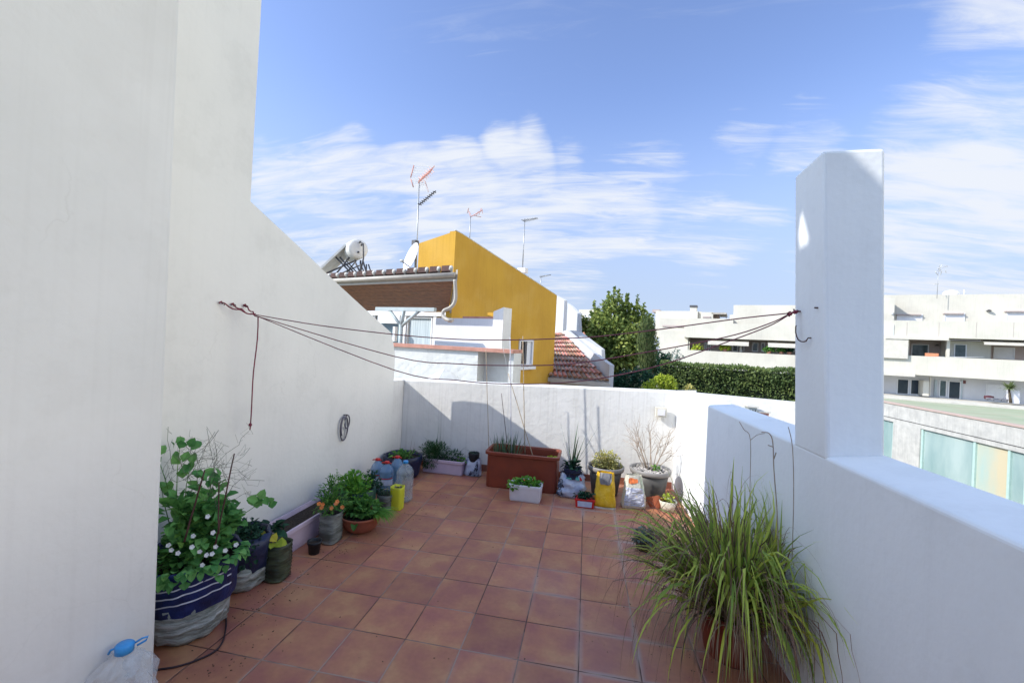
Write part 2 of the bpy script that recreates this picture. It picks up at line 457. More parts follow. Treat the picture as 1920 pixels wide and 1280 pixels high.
red_pl = M('red_plastic', (.62, .02, .02), (.5, .02, .02), rough=.35)
blue_cap = M('blue_cap_plastic', (.05, .33, .72), (.04, .28, .62), rough=.35)
white_bag = M('white_printed_plastic', (.52, .57, .68), (.30, .36, .52), rough=.35, scale=9, bump=.9, bscale=14, bdist=.025, c3=(.66, .7, .78), s3=14, w3=.8)
yellow_bag = M('yellow_sack_plastic', (.78, .48, .012), (.6, .35, .01), rough=.35, scale=7, bump=.7, bscale=16, bdist=.02, c3=(.85, .6, .1), s3=18, w3=.5)
cream_bag = M('cream_sack_plastic', (.62, .60, .50), (.5, .48, .4), rough=.4, scale=8, bump=.7, bscale=16, bdist=.02)
print_blue = M('blue_grey_print', (.36, .39, .52), (.55, .57, .64), rough=.4, scale=26, stretch=(1, 1, 2.5), lo=.45, hi=.55, bump=.5, bscale=20, bdist=.02)
print_green = M('pale_green_print', (.45, .55, .38), (.6, .62, .5), rough=.4, scale=14)
print_orange = M('orange_print', (.75, .2, .06), (.6, .15, .05), rough=.4)
print_black = M('dark_print', (.02, .03, .06), (.2, .24, .32), rough=.4, scale=22, lo=.45, hi=.55)
print_teal = M('teal_print', (.06, .3, .28), (.1, .4, .36), rough=.4)
red_cord = M('red_cord', (.24, .028, .055), (.14, .03, .045), rough=.8, scale=60)
dark_cord = M('dark_cord', (.17, .055, .07), (.24, .08, .1), rough=.8, scale=12)
terracotta_dk = M('red_brown_plastic', (.20, .035, .016), (.15, .028, .014), rough=.45, scale=5)
hose_mat = M('grey_hose', (.16, .15, .18), (.1, .1, .12), rough=.4)
cable_mat = M('black_cable', (.03, .012, .016), rough=.5)
rust = M('rusty_iron', (.05, .04, .045), (.12, .06, .05), rough=.7, scale=30)
cane_mat = M('bamboo_cane', (.46, .37, .26), (.30, .24, .17), rough=.7, scale=14, stretch=(1, 1, 6))
pale_cane = M('pale_rod', (.55, .55, .58), (.42, .42, .48), rough=.6, scale=10)
cane_dark = M('dark_red_cane', (.085, .035, .03), (.05, .025, .02), rough=.6, scale=20)
twig_mat = M('dry_twig', (.40, .32, .25), (.28, .22, .17), rough=.85, scale=20)
twig_thin = M('dry_tendril', (.12, .13, .10), (.2, .2, .15), rough=.85, scale=20)
pebble = M('pebbles', (.45, .42, .39), (.25, .23, .21), rough=.8, island=.4)
metal = M('galvanised_metal', (.42, .43, .45), (.3, .31, .33), rough=.4, metal=.6, scale=12)
metal_l = M('pale_metal', (.62, .62, .62), (.5, .5, .5), rough=.5, scale=8)
metal_d = M('dark_steel', (.055, .055, .065), (.09, .085, .09), rough=.5, scale=12)
ant_red = M('antenna_red_plastic', (.6, .28, .22), (.5, .22, .18), rough=.5)
wood = M('varnished_wood_boards', (.27, .115, .05), (.12, .055, .03), rough=.55, scale=3, stretch=(1, 14, 14), bump=.3, bscale=6)
tile_d = M('roof_tile_dark', (.11, .055, .045), (.06, .035, .03), rough=.85, scale=9)
tile_r = M('clay_roof_tile', (.50, .22, .13), (.30, .13, .085), rough=.85, scale=5, island=.4, c3=(.72, .55, .42), s3=2.5, w3=.9)
mortar = M('pale_mortar', (.6, .58, .52), (.5, .48, .44), rough=.9)
gutter_m = M('beige_metal', (.42, .38, .32), (.34, .31, .27), rough=.5, scale=6)
frame_w = M('white_frame_paint', (.74, .74, .75), (.7, .7, .71), rough=.5)
grey_frame = M('grey_green_steel', (.38, .43, .43), (.32, .37, .37), rough=.5)
glass_d = M('dark_glass', (.02, .035, .055), (.035, .05, .07), rough=.06, scale=2)
glass_g = M('grey_glass', (.10, .14, .15), (.06, .09, .1), rough=.08, scale=3)
glass_t = M('teal_glass', (.24, .37, .37), (.46, .56, .54), rough=.05, scale=.3, alpha=.75, stretch=(1, 1.6, .5))
glass_a = M('amber_reflection_glass', (.52, .45, .31), (.36, .46, .42), rough=.2, scale=.28, lo=.42, hi=.58, stretch=(1, 1, .35))  # amber reflection of the yellow house painted into the pane
glass_frame = M('pale_green_frame', (.42, .56, .52), (.36, .5, .46), rough=.4)
curtain = M('net_curtain', (.50, .56, .58), (.36, .42, .45), rough=.8, scale=5, stretch=(9, 9, .2), lo=.42, hi=.58)
shutter = M('white_roller_shutter', (.76, .76, .77), (.7, .7, .72), rough=.5, scale=4)
awning_m = M('cream_awning_cloth', (.62, .58, .50), (.54, .5, .44), rough=.8, scale=3)
tan_m = M('tan_wall_paint', (.46, .38, .35), (.4, .33, .31), rough=.85, scale=1)
concrete = M('stained_concrete', (.50, .485, .45), (.38, .37, .35), rough=.9, scale=2.2, bump=.3, bscale=14, streak=.7, c3=(.6, .59, .56), s3=1.3, w3=.4)
green_roof = M('artificial_grass', (.27, .32, .21), (.36, .38, .27), rough=.95, scale=.5, c3=(.36, .3, .22), s3=.7, w3=.5, bump=.3, bscale=6)
patio_m = M('pale_paving', (.6, .57, .5), (.52, .49, .44), rough=.85, scale=1.5)
orange_cloth = M('orange_towel', (.68, .28, .15), (.58, .22, .12), rough=.9)
ground_m = M('dry_ground', (.22, .19, .14), (.13, .14, .08), rough=.95, scale=.3, bump=.4, bscale=2)
def G(name, a, b, isl=.35, sub=.25, sc=7, rough=.6):
    return M(name, a, b, rough=rough, scale=sc, island=isl, sub=sub, lo=.3, hi=.7, spec=.3)
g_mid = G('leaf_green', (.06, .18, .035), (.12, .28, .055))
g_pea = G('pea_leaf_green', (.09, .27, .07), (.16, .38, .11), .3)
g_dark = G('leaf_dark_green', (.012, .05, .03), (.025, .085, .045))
g_fine = G('leaf_herb_green', (.03, .09, .035), (.05, .13, .04))
g_bright = G('leaf_bright_green', (.10, .28, .03), (.16, .36, .05))
g_lime = G('leaf_lime', (.30, .40, .03), (.42, .48, .06), .2)
g_yel = G('leaf_yellow', (.55, .45, .03), (.42, .42, .05), .2)
g_var = G('leaf_variegated', (.58, .52, .20), (.30, .32, .08), .4)
g_onion = G('onion_leaf', (.07, .13, .075), (.12, .19, .10), .3)
g_blue = G('succulent_leaf', (.10, .17, .15), (.16, .23, .19), .3)
g_lem = G('lemongrass_blade', (.26, .37, .06), (.46, .54, .10), .4, .3, 5)
g_lemy = G('lemongrass_yellowing_blade', (.55, .58, .08), (.40, .48, .07), .3, .3, 5)
g_dry = G('dry_blade', (.22, .14, .08), (.12, .07, .05), .4, .1, 5)
g_straw = G('straw_blade', (.42, .35, .24), (.3, .24, .16), .3, .1, 5)
g_tree = G('tree_leaf', (.12, .175, .04), (.26, .32, .08), .5, .25, 1.2)
g_cyp = G('cypress_spray', (.055, .09, .03), (.10, .13, .045), .4, .1, 2)
g_hedge = G('hedge_leaf', (.075, .125, .042), (.15, .20, .06), .4, .15, 1.0)
g_palm = G('palm_leaf', (.14, .19, .07), (.2, .24, .1), .3, .2)
bark = M('bark', (.10, .075, .05), (.06, .045, .03), rough=.95, scale=9, bump=.6, bscale=20)
fl_white = G('white_petal', (.8, .8, .78), (.7, .72, .7), .05, .3)
fl_orange = G('orange_petal', (.8, .26, .06), (.75, .33, .12), .2, .2)
# ------------------------------------------------------------------ floor
def floor_material():
    mt = bpy.data.materials.new('terracotta_floor_tiles'); mt.use_nodes = True
    nt = mt.node_tree; N = nt.nodes; L = nt.links; b = N['Principled BSDF']
    def nd(t, **k):
        n = N.new(t)
        for a, v in k.items(): setattr(n, a, v)
        return n
    def ma(op, a, b_=None, c=None, clamp=False):
        n = nd('ShaderNodeMath', operation=op, use_clamp=clamp)
        for i, v in enumerate((a, b_, c)):
            if v is None: continue
            if isinstance(v, (int, float)): n.inputs[i].default_value = v
            else: L.new(v, n.inputs[i])
        return n.outputs[0]
    tc_ = nd('ShaderNodeTexCoord'); sp = nd('ShaderNodeSeparateXYZ'); L.new(tc_.outputs['Object'], sp.inputs[0])
    wn_ = nd('ShaderNodeTexNoise'); wn_.inputs['Scale'].default_value = 3.0; L.new(tc_.outputs['Object'], wn_.inputs['Vector'])
    wob = ma('MULTIPLY', ma('SUBTRACT', wn_.outputs[0], .5), .006)
    tx = ma('DIVIDE', ma('ADD', sp.outputs[0], wob), .3); ty = ma('DIVIDE', ma('ADD', sp.outputs[1], wob), .3)
    ix = ma('FLOOR', tx); iy = ma('FLOOR', ty); fx = ma('FRACT', tx); fy = ma('FRACT', ty)
    ex = ma('MINIMUM', fx, ma('SUBTRACT', 1.0, fx)); ey = ma('MINIMUM', fy, ma('SUBTRACT', 1.0, fy))
    e = ma('MINIMUM', ex, ey)
    wn2 = nd('ShaderNodeTexNoise'); wn2.inputs['Scale'].default_value = 30; wn2.inputs['Detail'].default_value = 3; L.new(tc_.outputs['Object'], wn2.inputs['Vector'])
    e = ma('ADD', e, ma('MULTIPLY', ma('SUBTRACT', wn2.outputs[0], .5), .006))
    body = nd('ShaderNodeMapRange', interpolation_type='SMOOTHSTEP'); L.new(e, body.inputs[0])
    body.inputs[1].default_value = .0065; body.inputs[2].default_value = .0125
    cid = nd('ShaderNodeCombineXYZ'); L.new(ix, cid.inputs[0]); L.new(iy, cid.inputs[1])
    wh = nd('ShaderNodeTexWhiteNoise', noise_dimensions='2D'); L.new(cid.outputs[0], wh.inputs['Vector'])
    sc = nd('ShaderNodeVectorMath', operation='SCALE'); L.new(wh.outputs['Color'], sc.inputs[0]); sc.inputs['Scale'].default_value = 40
    ad = nd('ShaderNodeVectorMath', operation='ADD'); L.new(tc_.outputs['Object'], ad.inputs[0]); L.new(sc.outputs[0], ad.inputs[1])
    n1_ = nd('ShaderNodeTexNoise'); n1_.inputs['Scale'].default_value = 5.5; n1_.inputs['Detail'].default_value = 3; n1_.inputs['Roughness'].default_value = .5
    L.new(ad.outputs[0], n1_.inputs['Vector'])
    n2_ = nd('ShaderNodeTexNoise'); n2_.inputs['Scale'].default_value = 45; n2_.inputs['Detail'].default_value = 5
    L.new(ad.outputs[0], n2_.inputs['Vector'])
    rmp = nd('ShaderNodeValToRGB'); L.new(n1_.outputs[0], rmp.inputs[0])
    el = rmp.color_ramp.elements
    el[0].position = .34; el[0].color = (.335, .12, .085, 1)
    el[1].position = .68; el[1].color = (.46, .222, .108, 1)
    q = rmp.color_ramp.elements.new(.5); q.color = (.395, .16, .09, 1)
    q = rmp.color_ramp.elements.new(.59); q.color = (.42, .182, .095, 1)
    hs = nd('ShaderNodeHueSaturation')
    v1 = nd('ShaderNodeMapRange'); L.new(wh.outputs['Value'], v1.inputs[0]); v1.inputs[3].default_value = .86; v1.inputs[4].default_value = 1.12
    L.new(ma('MULTIPLY', v1.outputs[0], ma('ADD', .86, ma('MULTIPLY', n2_.outputs[0], .28))), hs.inputs['Value'])
    L.new(rmp.outputs[0], hs.inputs['Color'])
    # lime bloom: pale haze creeping from the joints over part of the terrace
    bl = nd('ShaderNodeTexNoise'); bl.inputs['Scale'].default_value = 1.1; bl.inputs['Detail'].default_value = 4; L.new(tc_.outputs['Object'], bl.inputs['Vector'])
    blm = nd('ShaderNodeMapRange'); L.new(bl.outputs[0], blm.inputs[0]); blm.inputs[1].default_value = .42; blm.inputs[2].default_value = .62
    edge = nd('ShaderNodeMapRange', interpolation_type='SMOOTHSTEP'); L.new(e, edge.inputs[0]); edge.inputs[1].default_value = .10; edge.inputs[2].default_value = .015
    right_ = nd('ShaderNodeMapRange', interpolation_type='SMOOTHSTEP'); L.new(sp.outputs[0], right_.inputs[0]); right_.inputs[1].default_value = .3; right_.inputs[2].default_value = 1.6
    right_.inputs[3].default_value = .12; right_.inputs[4].default_value = 1
    bamt = ma('MULTIPLY', ma('MULTIPLY', blm.outputs[0], right_.outputs[0]), ma('ADD', .16, ma('MULTIPLY', edge.outputs[0], .55)))
    mb_ = nd('ShaderNodeMix', data_type='RGBA'); L.new(bamt, mb_.inputs[0]); L.new(hs.outputs[0], mb_.inputs[6]); mb_.inputs[7].default_value = (.36, .32, .31, 1)
    gn = nd('ShaderNodeTexNoise'); gn.inputs['Scale'].default_value = 2.2; gn.inputs['Detail'].default_value = 4; L.new(tc_.outputs['Object'], gn.inputs['Vector'])
    gm = nd('ShaderNodeMapRange'); L.new(gn.outputs[0], gm.inputs[0]); gm.inputs[1].default_value = .44; gm.inputs[2].default_value = .56
    gr = nd('ShaderNodeMix', data_type='RGBA'); L.new(gm.outputs[0], gr.inputs[0]); gr.inputs[6].default_value = (.075, .035, .024, 1); gr.inputs[7].default_value = (.33, .24, .19, 1)
    fin = nd('ShaderNodeMix', data_type='RGBA'); L.new(body.outputs[0], fin.inputs[0]); L.new(gr.outputs[2], fin.inputs[6]); L.new(mb_.outputs[2], fin.inputs[7])
    L.new(fin.outputs[2], b.inputs['Base Color'])
    rr = nd('ShaderNodeMapRange'); L.new(n1_.outputs[0], rr.inputs[0]); rr.inputs[3].default_value = .38; rr.inputs[4].default_value = .6
    L.new(rr.outputs[0], b.inputs['Roughness'])
    b.inputs['Specular IOR Level'].default_value = .3
    hb = nd('ShaderNodeMapRange', interpolation_type='SMOOTHSTEP'); L.new(e, hb.inputs[0]); hb.inputs[1].default_value = .006; hb.inputs[2].default_value = .03
    hh = ma('ADD', hb.outputs[0], ma('MULTIPLY', n2_.outputs[0], .12))
    hh = ma('ADD', hh, ma('MULTIPLY', wh.outputs['Value'], .15))
    bp = nd('ShaderNodeBump'); bp.inputs['Strength'].default_value = .6; bp.inputs['Distance'].default_value = .004
    L.new(hh, bp.inputs['Height']); L.new(bp.outputs[0], b.inputs['Normal'])
    return mt
fm = MB()
for i in range(14):
    for j in range(32):
        x0 = -1.3 + i * .28; y0 = -6 + j * .3
        x1 = min(x0 + .28, 2.3); y1 = min(y0 + .3, 3.05)
        if x0 < 2.3 and y0 < 3.05: fm.quad((x0, y0, 0), (x1, y0, 0), (x1, y1, 0), (x0, y1, 0))
fl = fm.build('terrace_floor', floor_material()); fl['kind'] = 'structure'
g_ = MB(); g_.quad((-900, -900, -4.5), (900, -900, -4.5), (900, 1500, -4.5), (-900, 1500, -4.5))
gr_o = g_.build('ground', ground_m); gr_o['kind'] = 'structure'

# ------------------------------------------------------------------ terrace walls
def shift(poly, x): return [(x, y, z) for y, z in poly]
# stepped party wall on the left (profile in y, z), thick to the left; an added opening near its top is shaped to throw a drop of sun on the column
prof = [(-7, -4.4), (-7, 3.9), (-3.2, 3.9), (-2.70, 3.95), (-1.42, 5.01), (-1.2, 5.01), (-1.0, 4.98), (.36, 4.62), (.36, 2.44), (.859, 2.254), (1.297, 2.082), (1.896, 1.862), (2.53, 1.635), (2.605, 1.50), (2.66, 1.375), (2.665, 1.34), (2.665, -4.4)]
XL = -1.105
pw = thing('party_wall', 'tall white plastered wall along the left, sloping down towards the far parapet', 'wall', (XL - .15, -2, 0))
mb = MB()
hole = [(-1.325, 4.545), (-1.205, 4.545), (-1.19, 4.61), (-1.215, 4.70), (-1.255, 4.785), (-1.30, 4.70), (-1.34, 4.61)]
th = Vector((-.06, 0, 0))
outer = prof[:5] + prof[5:]
n_o = len(outer)
# the wall face as a polygon with a slit joining outline and opening
i_c = 6
poly = outer[:i_c + 1] + [hole[4], hole[3], hole[2], hole[1], hole[0], hole[5], hole[4]] + [outer[i_c]] + outer[i_c + 1:]
mb2 = MB()
import mathutils.geometry as mg
def wall_with_hole(outer, hole, x0, x1):
    vs2 = [Vector((y, z, 0)) for y, z in outer] + [Vector((y, z, 0)) for y, z in hole]
    tris = mg.tessellate_polygon([[Vector((y, z, 0)) for y, z in outer], [Vector((y, z, 0)) for y, z in hole]])
    m_ = MB(); n = len(vs2)
    m_.v = [(x0, v.x, v.y) for v in vs2] + [(x1, v.x, v.y) for v in vs2]
    for t_ in tris:
        a, b_, c = t_
        m_.f.append((a, b_, c)); m_.f.append((n + c, n + b_, n + a))
    no = len(outer)
    for i in range(no):
        j = (i + 1) % no; m_.f.append((i, n + i, n + j, j))
    for i in range(len(hole)):
        j = (i + 1) % len(hole); m_.f.append((no + i, no + j, n + no + j, n + no + i))
    m_.sm = [False] * len(m_.f)
    return m_
w_ = wall_with_hole(outer, hole, XL, XL - .10)
w_.build('wall_face', plaster, pw)
cp = MB()
cp.prism(shift([(2.665, -4.4), (2.665, 1.06), (3.2, 1.045), (3.2, -4.4)], XL), Vector((-.2, 0, 0)))
cp.build('low_end', plaster_b, pw)

plaster_p = M('grey_white_plaster', (.78, .77, .73), (.71, .705, .665), rough=.85, scale=.9, bump=.4, bscale=22, bdist=.006, streak=.07, c3=(.62, .60, .56), s3=1.6, w3=.35, spec=.2, crack=.15)
pil = MB()
pil.prism([(-.65, -7, -4.4), (-.65, -7, 3.6), (-.65, -2.9, 3.6), (-.65, -.575, 3.6), (-.65, -.575, 2.99), (-.65, -.545, 1.2), (-.65, -.522, 0), (-.65, -.52, -4.4)], Vector((-.4, 0, 0)))
o = pil.build('wall_projection', plaster_p, bevel=.02)
tag(o, 'wide white plastered wall projection nearest the viewer at the left edge, behind the blue-capped jug', 'wall')

bk = MB()
bw0, bw1 = Vector((-1.104, 2.955, 0)), Vector((2.235, 3.06, 0))
dv = Vector((0, .17, 0))
bk.hexa([bw0 + Vector((0, 0, -4.4)), bw1 + Vector((0, 0, -4.4)), bw1 + dv + Vector((0, 0, -4.4)), bw0 + dv + Vector((0, 0, -4.4)),
         bw0 + Vector((0, 0, 1.048)), bw1 + Vector((0, 0, 1.115)), bw1 + dv + Vector((0, 0, 1.125)), bw0 + dv + Vector((0, 0, 1.06))])
o = bk.build('back_parapet', plaster_b, bevel=.008)
tag(o, 'low white parapet across the far end of the terrace, crossed by a slanting shadow', 'wall')

rp = MB()
XR = 2.215
def rsec(y, zi, zo):
    return [(XR + .02, y, -4.4), (XR, y, zi), (XR + .025, y, zi + .006), (XR + .235, y, zo), (XR + .24, y, -4.4)]
secs = [rsec(3.225, 1.105, 1.125), rsec(1.7, 1.135, 1.155), rsec(.3, 1.15, 1.18), rsec(-2, 1.16, 1.195), rsec(-7, 1.17, 1.2)]
vs = []; fs = []
for s_ in secs: vs += s_
for i in range(len(secs) - 1):
    for k in range(5):
        k2 = (k + 1) % 5; fs.append((i * 5 + k, i * 5 + k2, i * 5 + 5 + k2, i * 5 + 5 + k))
fs.append((0, 1, 2, 3, 4)); fs.append(tuple(reversed([20, 21, 22, 23, 24])))
rp.add(vs, fs)
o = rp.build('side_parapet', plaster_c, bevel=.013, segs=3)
tag(o, 'long white parapet down the right side of the terrace, carrying the square column', 'wall')

cl = MB()
cz0, cz1 = 1.135, 2.50
ya0, ya1 = -.05, .245
cl.hexa([(2.2143, ya0, cz0), (2.442, ya0, cz0), (2.442, ya1, cz0), (2.2143, ya1, cz0),
         (2.143, ya0, cz1), (2.388, ya0, cz1 + .004), (2.388, ya1 + .0, cz1), (2.150, ya1 - .02, cz1 - .005)])
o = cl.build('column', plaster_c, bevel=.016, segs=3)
tag(o, 'square white plastered column standing on the right parapet', 'column')

sk = MB()
sk.prism([(XR + .018, -6.5, .0), (XR + .005, -6.5, .0), (XR + .005, -6.5, .075), (XR + .014, -6.5, .08)], Vector((0, 9.5, 0)))
sk.prism([(-1.0, 2.945, .0), (-1.0, 2.955, .0), (-1.0, 2.955, .078), (-1.0, 2.948, .078)], Vector((3.2, .098, 0)))
o = sk.build('skirting', M('skirting_tile', (.27, .10, .06), (.21, .075, .05), rough=.6, scale=6))
tag(o, 'brown tiled skirting strip along the foot of the parapets', 'skirting')

# electric box on the back parapet
eb = thing('wall_box', 'small square cream-framed fitting on the far parapet behind the bare shrub', 'wall box', atY(1239, 780, 3.02))
p = atY(1239, 772, 3.02); x, z = p.x, p.z
q = MB(); q.box(x - .062, x + .062, 2.985, 3.026, z - .055, z + .055); q.build('box_frame', M('cream_plastic', (.66, .62, .52), rough=.5), eb, bevel=.006)
q = MB(); q.box(x - .04, x + .04, 2.976, 2.984, z - .035, z + .035); q.build('box_cover', white_plastic, eb)

# ------------------------------------------------------------------ clotheslines
L1 = [(-0.97, 1.68), (-0.49, 1.63), (0.02, 1.597), (0.426, 1.587), (0.743, 1.599), (0.984, 1.617), (1.215, 1.64), (1.542, 1.694), (1.899, 1.761), (2.13, 1.797)]
L2 = [(-0.97, 1.673), (0.028, 1.465), (0.434, 1.445), (0.75, 1.455), (1.079, 1.484), (1.441, 1.562), (1.853, 1.667), (2.046, 1.742), (2.13, 1.79)]
L3 = [(-0.97, 1.673), (0.033, 1.382), (0.439, 1.349), (0.694, 1.348), (0.996, 1.372), (1.254, 1.419), (1.551, 1.507), (1.854, 1.639), (2.046, 1.729), (2.13, 1.785)]
def smooth(pts, n=5):
    pts = [Vector(p) for p in pts]; out_ = []
    for i in range(len(pts) - 1):
        p0 = pts[max(i - 1, 0)]; p1 = pts[i]; p2 = pts[i + 1]; p3 = pts[min(i + 2, len(pts) - 1)]
        for k in range(n):
            t = k / n
            out_.append(.5 * ((2 * p1) + (p2 - p0) * t + (2 * p0 - 5 * p1 + 4 * p2 - p3) * t * t + (3 * p1 - p0 - 3 * p2 + p3) * t ** 3))
    out_.append(pts[-1]); return out_
def yl(x): return .31 - .13 * (x + .97) / 3.1
ends = [atX(411, 567, XL), atX(433, 570, XL), atX(456, 572, XL)]
hookp = atX(1509, 584, 2.20) + Vector((-.03, 0, 0))
labs = ['highest and tautest of the three washing lines over the terrace', 'middle of the three washing lines over the terrace', 'lowest and slackest of the three washing lines over the terrace']
for i, Ln in enumerate((L1, L2, L3)):
    t_ = thing('clothesline', labs[i], 'clothesline', ends[i] + Vector((.01, 0, -.02)), 'washing lines over the terrace')
    e = ends[i] + Vector((.012, 0, 0))
    pts = [(x, yl(x) + (i - 1) * .004, z) for x, z in Ln]
    mid = smooth(pts)
    q = MB(); q.tube(mid, .0031, 6); q.build('cord', dark_cord, t_)
    k0 = Vector(pts[0]); kk = []
    for s in range(13):
        tt = s / 12; p = e.lerp(k0, tt); a = tt * 14 + i * 2.1
        kk.append(p + Vector((0, math.cos(a) * .006, math.sin(a) * .006 + (-.008 * math.sin(tt * 3.14) * (i != 2)))))
    q = MB(); q.tube(kk, .0042, 6)
    q.tube([e + Vector((0, -.012, -.004)), e + Vector((.004, 0, .006)), e + Vector((0, .012, -.006))], .005, 6)
    k1 = Vector(pts[-1])
    q.build('knotted_end', red_cord, t_); q = MB()
    kk = [k1.lerp(hookp, s / 6) + Vector((0, .006 * math.cos(s * 2 + i), .006 * math.sin(s * 2 + i))) for s in range(7)]
    q.tube(kk, .0045, 6)
    q.build('knotted_end', red_cord, t_)
    h = MB(); h.tube([e + Vector((-.02, 0, .002)), e + Vector((.006, 0, .002)), e + Vector((.018, .004, -.004)), e + Vector((.016, .01, -.016))], .003, 6)
    h.build('wall_eye', rust, t_)
kn = Vector((-.955, .31, 1.672))
hb = thing('red_cord', 'loose end of red cord hanging straight down from the washing lines at the left wall', 'cord', kn + Vector((0, 0, -.75)))
lo_ = atX(469, 800, -1.02)
q = MB(); pts = [kn.lerp(lo_, s / 10) + Vector((.003 * math.sin(s), .005 * math.sin(s * .7), 0)) for s in range(11)]
q.tube(pts, .0038, 6); q.build('cord', red_cord, hb)
q = MB(); q.lathe([(.002, -.012), (.009, -.008), (.011, 0), (.008, .008), (.002, .012)], 8, lo_ + Vector((0, 0, .015)), amp=.004); q.tube([lo_ + Vector((.003, 0, .008)), lo_ + Vector((-.002, .002, -.02))], .004, 6)
q.build('knot', red_cord, hb)
# iron hooks on the column
hk = thing('iron_hook', 'rusty hook on the column holding the washing lines', 'hook', hookp)
q = MB(); q.tube([hookp + Vector((.05, 0, 0)), hookp, hookp + Vector((-.012, .012, .004)), hookp + Vector((-.006, .03, .012))], .004, 6); q.build('hook_body', rust, hk)
p = Vector((2.185, .066, 1.675))
hk2 = thing('iron_hook', 'empty curled iron hook low on the column, below the washing lines', 'hook', p)
q = MB(); cpts = [p + Vector((.02, -.0, .004)), p + Vector((-.012, 0, 0))]
for yy, zz in [(.066, 1.66), (.085, 1.657), (.113, 1.659), (.14, 1.668), (.158, 1.684), (.17, 1.705), (.172, 1.73), (.168, 1.738)]: cpts.append(Vector((p.x - .02, yy, zz)))
q.tube(cpts, .0032, 6); q.build('hook_body', rust, hk2)
nl = atX(1534, 577, 2.18)
q = MB(); q.tube([nl + Vector((.02, 0, 0)), nl + Vector((-.015, 0, 0))], .004, 6); o = q.build('nail', rust)
tag(o, 'dark nail head in the column, right of the washing line hook', 'nail')

# hose loop on the left wall
hp = atX(643, 778, XL) + Vector((.02, 0, 0))
ho = thing('hose_coil', 'short grey hose coiled on a nail on the left wall', 'hose', hp + Vector((0, 0, -.24)))
q = MB()
def ell(cy, cz, ry, rz, a0, a1, n=22, dx=0): return [Vector((XL + .018 + dx, cy + ry * math.sin(a0 + (a1 - a0) * k / n), cz + rz * math.cos(a0 + (a1 - a0) * k / n))) for k in range(n + 1)]
q.tube(ell(hp.y + .00, hp.z - .125, .062, .115, .2, 6.4), .0065, 8)
q.tube(ell(hp.y + .03, hp.z - .065, .042, .062, -1.2, 4.6, dx=.012), .0065, 8)
q.tube(ell(hp.y - .015, hp.z - .11, .055, .1, 3.9, 6.3, dx=.014), .0065, 8)
q.tube(ell(hp.y - .0, hp.z - .115, .05, .1, .3, 2.9, dx=.010), .0065, 8)
q.build('hose', hose_mat, ho)
q = MB(); q.tube([hp + Vector((-.03, .01, 0)), hp + Vector((.02, .01, .006))], .005, 6); q.build('nail', rust, ho)

# cable on the floor by the blue bag
q = MB(); cpx = [(255, 1262), (292, 1255), (330, 1249), (366, 1238), (400, 1222), (416, 1205), (423, 1180), (424, 1160), (420, 1146)]
q.tube(smooth([atZ(x, y, .006) for x, y in cpx], 6), .0045, 6)
o = q.build('cable', cable_mat); tag(o, 'thin dark cable curving over the floor tiles round the big blue bag', 'cable')
# ------------------------------------------------------------------ plants
def rdir(up=0.0):
    while True:
        v = Vector((R.uniform(-1, 1), R.uniform(-1, 1), R.uniform(-1, 1)))
        if .05 < v.length < 1: break
    v.normalize(); v.z += up; return v.normalized()
def bush(mb, c, rx, ry, rz, n, L, W, shell=.5, up=.3, curl=.2, low=-1.0):
    c = Vector(c)
    for _ in range(n):
        d = rdir(0)
        if d.z < low: d.z = -d.z
        t = shell + (1 - shell) * R.random() if R.random() < .8 else R.random() * shell
        p = c + Vector((d.x * rx * t, d.y * ry * t, d.z * rz * t))
        dd = (Vector((d.x, d.y, d.z + up)) + rdir(0) * .8).normalized()
        s = R.uniform(.65, 1.25)
        mb.leaf(p, dd, (Vector((0, 0, 1)) + rdir() * .5), L * s, W * s, .2, curl)
def stems(mb, base, tips, r, bend=.1, n=4):
    base = Vector(base)
    for t in tips:
        t = Vector(t); pts = []
        o_ = rdir() * bend * (t - base).length
        for k in range(n + 1):
            u = k / n; pts.append(base.lerp(t, u) + o_ * math.sin(u * 3.14) * (1 - .3 * u))
        mb.tube(pts, [r * (1 - .6 * k / n) for k in range(n + 1)], 5)
def tuft(mb, c, n, L, W, spread, droop, rr=.03, seg=6, lvar=.35):
    c = Vector(c)
    for _ in range(n):
        a = R.uniform(0, 6.283); q_ = R.random() ** .6
        p = c + Vector((math.cos(a) * rr * q_, math.sin(a) * rr * q_, 0))
        d = Vector((math.cos(a) * spread * q_, math.sin(a) * spread * q_, 1)) + rdir() * .12
        mb.blade(p, d, L * R.uniform(1 - lvar, 1 + lvar * .6), W * R.uniform(.7, 1.3), droop * R.uniform(.5, 1.4), seg, R.uniform(-.6, .6))
def disc(mb, c, r, z, n=20, sy=1.0):
    c = Vector(c); vs = [c + Vector((0, 0, z + .006))] + [c + Vector((r * math.cos(2 * math.pi * k / n), r * sy * math.sin(2 * math.pi * k / n), z + R.uniform(-.004, .004))) for k in range(n)]
    mb.add(vs, [(0, 1 + k, 1 + (k + 1) % n) for k in range(n)], True)
def flower(mb, p, r, d=None):
    d = d or (rdir(.6)); a = d.orthogonal().normalized(); b_ = d.cross(a)
    for k in range(5):
        t = k * 1.2566; v = a * math.cos(t) + b_ * math.sin(t)
        mb.leaf(Vector(p), (v + d * .4).normalized(), d, r, r * 1.15, .15, .1)

